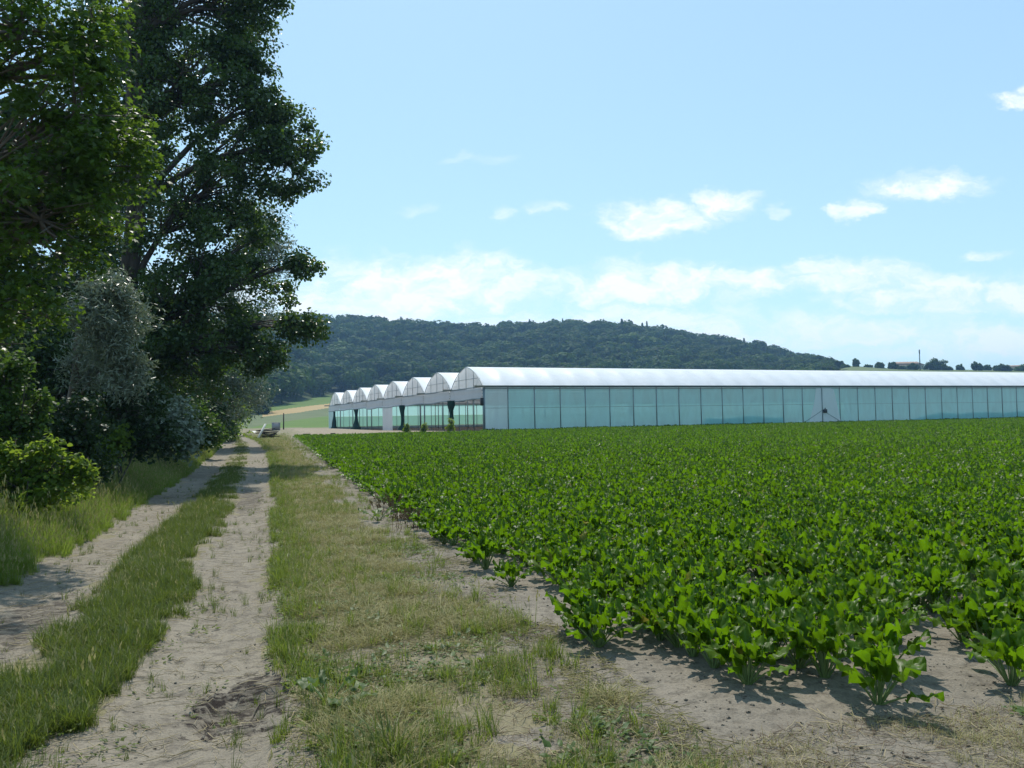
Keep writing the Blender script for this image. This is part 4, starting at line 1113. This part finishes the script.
wsep = nt.nodes.new('ShaderNodeSeparateColor'); L(nt, wn.outputs['Color'], wsep.inputs[0])
U = math_(nt, 'ADD', U, math_(nt, 'MULTIPLY', math_(nt, 'SUBTRACT', wsep.outputs[0], .5), .11))
Vv = math_(nt, 'ADD', Vv, math_(nt, 'MULTIPLY', math_(nt, 'SUBTRACT', wsep.outputs[1], .5), .055))
cv = nt.nodes.new('ShaderNodeCombineXYZ'); L(nt, U, cv.inputs[0]); L(nt, math_(nt, 'MULTIPLY', Vv, 1.8), cv.inputs[1])
n1 = noise(nt, 9.0, 7, .6, cv.outputs[0], .3); n2 = noise(nt, 26.0, 6, .6, cv.outputs[0], .2)
nn = math_(nt, 'ADD', math_(nt, 'MULTIPLY', math_(nt, 'SUBTRACT', n1, .5), 2.2), math_(nt, 'MULTIPLY', math_(nt, 'SUBTRACT', n2, .5), 1.3))
clouds = [(662, 222, 76, 28, 1.0), (722, 211, 44, 20, 1.0), (925, 190, 72, 24, 1.0), (858, 210, 24, 14, .85), (1018, 98, 34, 11, 1.0), (984, 256, 32, 10, .8), (545, 212, 32, 10, .5), (497, 214, 18, 11, .5), (415, 212, 26, 10, .35), (480, 160, 50, 10, .22), (785, 215, 14, 12, .4),
          (420, 292, 170, 42, 1.0), (458, 284, 90, 38, 1.0), (650, 288, 160, 30, 1.0), (745, 282, 60, 18, 1.0), (815, 272, 44, 14, .9), (860, 282, 80, 26, 1.0), (930, 298, 120, 28, .9), (1050, 300, 110, 28, .85), (350, 310, 140, 34, .9), (600, 324, 230, 24, .75), (830, 334, 220, 24, .75), (1000, 345, 190, 28, .75), (200, 300, 140, 40, .8), (-100, 260, 150, 40, .8), (1250, 230, 120, 30, .8)]
tot = None
for (px, py, rx, ry, a) in clouds:
    d = P(px, py, 1.0) - EYE
    ex = math_(nt, 'DIVIDE', math_(nt, 'SUBTRACT', U, float(d[0])), rx / F)
    ey = math_(nt, 'DIVIDE', math_(nt, 'SUBTRACT', Vv, float(d[2])), ry / F)
    ey = math_(nt, 'MULTIPLY', ey, math_(nt, 'ADD', 1.0, math_(nt, 'MULTIPLY', math_(nt, 'LESS_THAN', ey, 0.0), .5)))
    q = math_(nt, 'SQRT', math_(nt, 'ADD', math_(nt, 'MULTIPLY', ex, ex), math_(nt, 'MULTIPLY', ey, ey)))
    v = math_(nt, 'ADD', math_(nt, 'SUBTRACT', 1.0, q), math_(nt, 'MULTIPLY', nn, .42))
    ms = nt.nodes.new('ShaderNodeMapRange'); ms.interpolation_type = 'SMOOTHSTEP'; ms.inputs['From Min'].default_value = -.1; ms.inputs['From Max'].default_value = .68; ms.inputs['To Max'].default_value = a
    L(nt, v, ms.inputs['Value'])
    tot = ms.outputs[0] if tot is None else math_(nt, 'MAXIMUM', tot, ms.outputs[0])
front = math_(nt, 'GREATER_THAN', sx.outputs[1], .03)
tot = math_(nt, 'MULTIPLY', math_(nt, 'MULTIPLY', tot, front), ramp(nt, math_(nt, 'ADD', n2, math_(nt, 'MULTIPLY', math_(nt, 'SUBTRACT', n1, .5), .8)), [(.33, (.38, .38, .38)), (.60, (1, 1, 1))]))
CLOUD = 7.2
skc = mixc(nt, 1.0, sky.outputs[0], (1.10, 1.17, 1.04, 1), 'MULTIPLY')
skc = mixc(nt, .42, skc, (3.3, 5.2, 6.8, 1))                     # a thin high veil
col = mixc(nt, tot, skc, (CLOUD * .98, CLOUD * 1.02, CLOUD * 1.05, 1))
bg = nt.nodes.new('ShaderNodeBackground'); bg.inputs['Strength'].default_value = .15
L(nt, col, bg.inputs['Color']); L(nt, bg.outputs[0], out.inputs['Surface'])

sun = bpy.data.lights.new('sun', 'SUN'); sun.energy = 4.3; sun.angle = R(.53); sun.color = (1.0, .95, .87)
so = bpy.data.objects.new('sun', sun); COL.objects.link(so)
dv = Vector((math.sin(R(SUN_AZ)) * math.cos(R(SUN_EL)), math.cos(R(SUN_AZ)) * math.cos(R(SUN_EL)), math.sin(R(SUN_EL))))
so.rotation_euler = dv.to_track_quat('Z', 'Y').to_euler(); so.location = (0, 0, 60)

cam = bpy.data.cameras.new('camera'); co = bpy.data.objects.new('camera', cam); COL.objects.link(co)
cam.sensor_width = 36; cam.lens = 36 * F / 1024; cam.clip_start = .1; cam.clip_end = 9000
co.matrix_world = Matrix.Translation(EYE.tolist()) @ CAMROT.to_4x4()
SC.camera = co

SC.render.engine = 'CYCLES'
SC.view_settings.view_transform = 'Standard'; SC.view_settings.look = 'None'
SC.view_settings.exposure = 0.14; SC.view_settings.gamma = 1.0
cy = SC.cycles
cy.use_denoising = True; cy.max_bounces = 8; cy.diffuse_bounces = 3; cy.glossy_bounces = 2; cy.transmission_bounces = 4; cy.transparent_max_bounces = 12; cy.volume_bounces = 0
cy.caustics_reflective = False; cy.caustics_refractive = False
cy.sample_clamp_indirect = 6.0
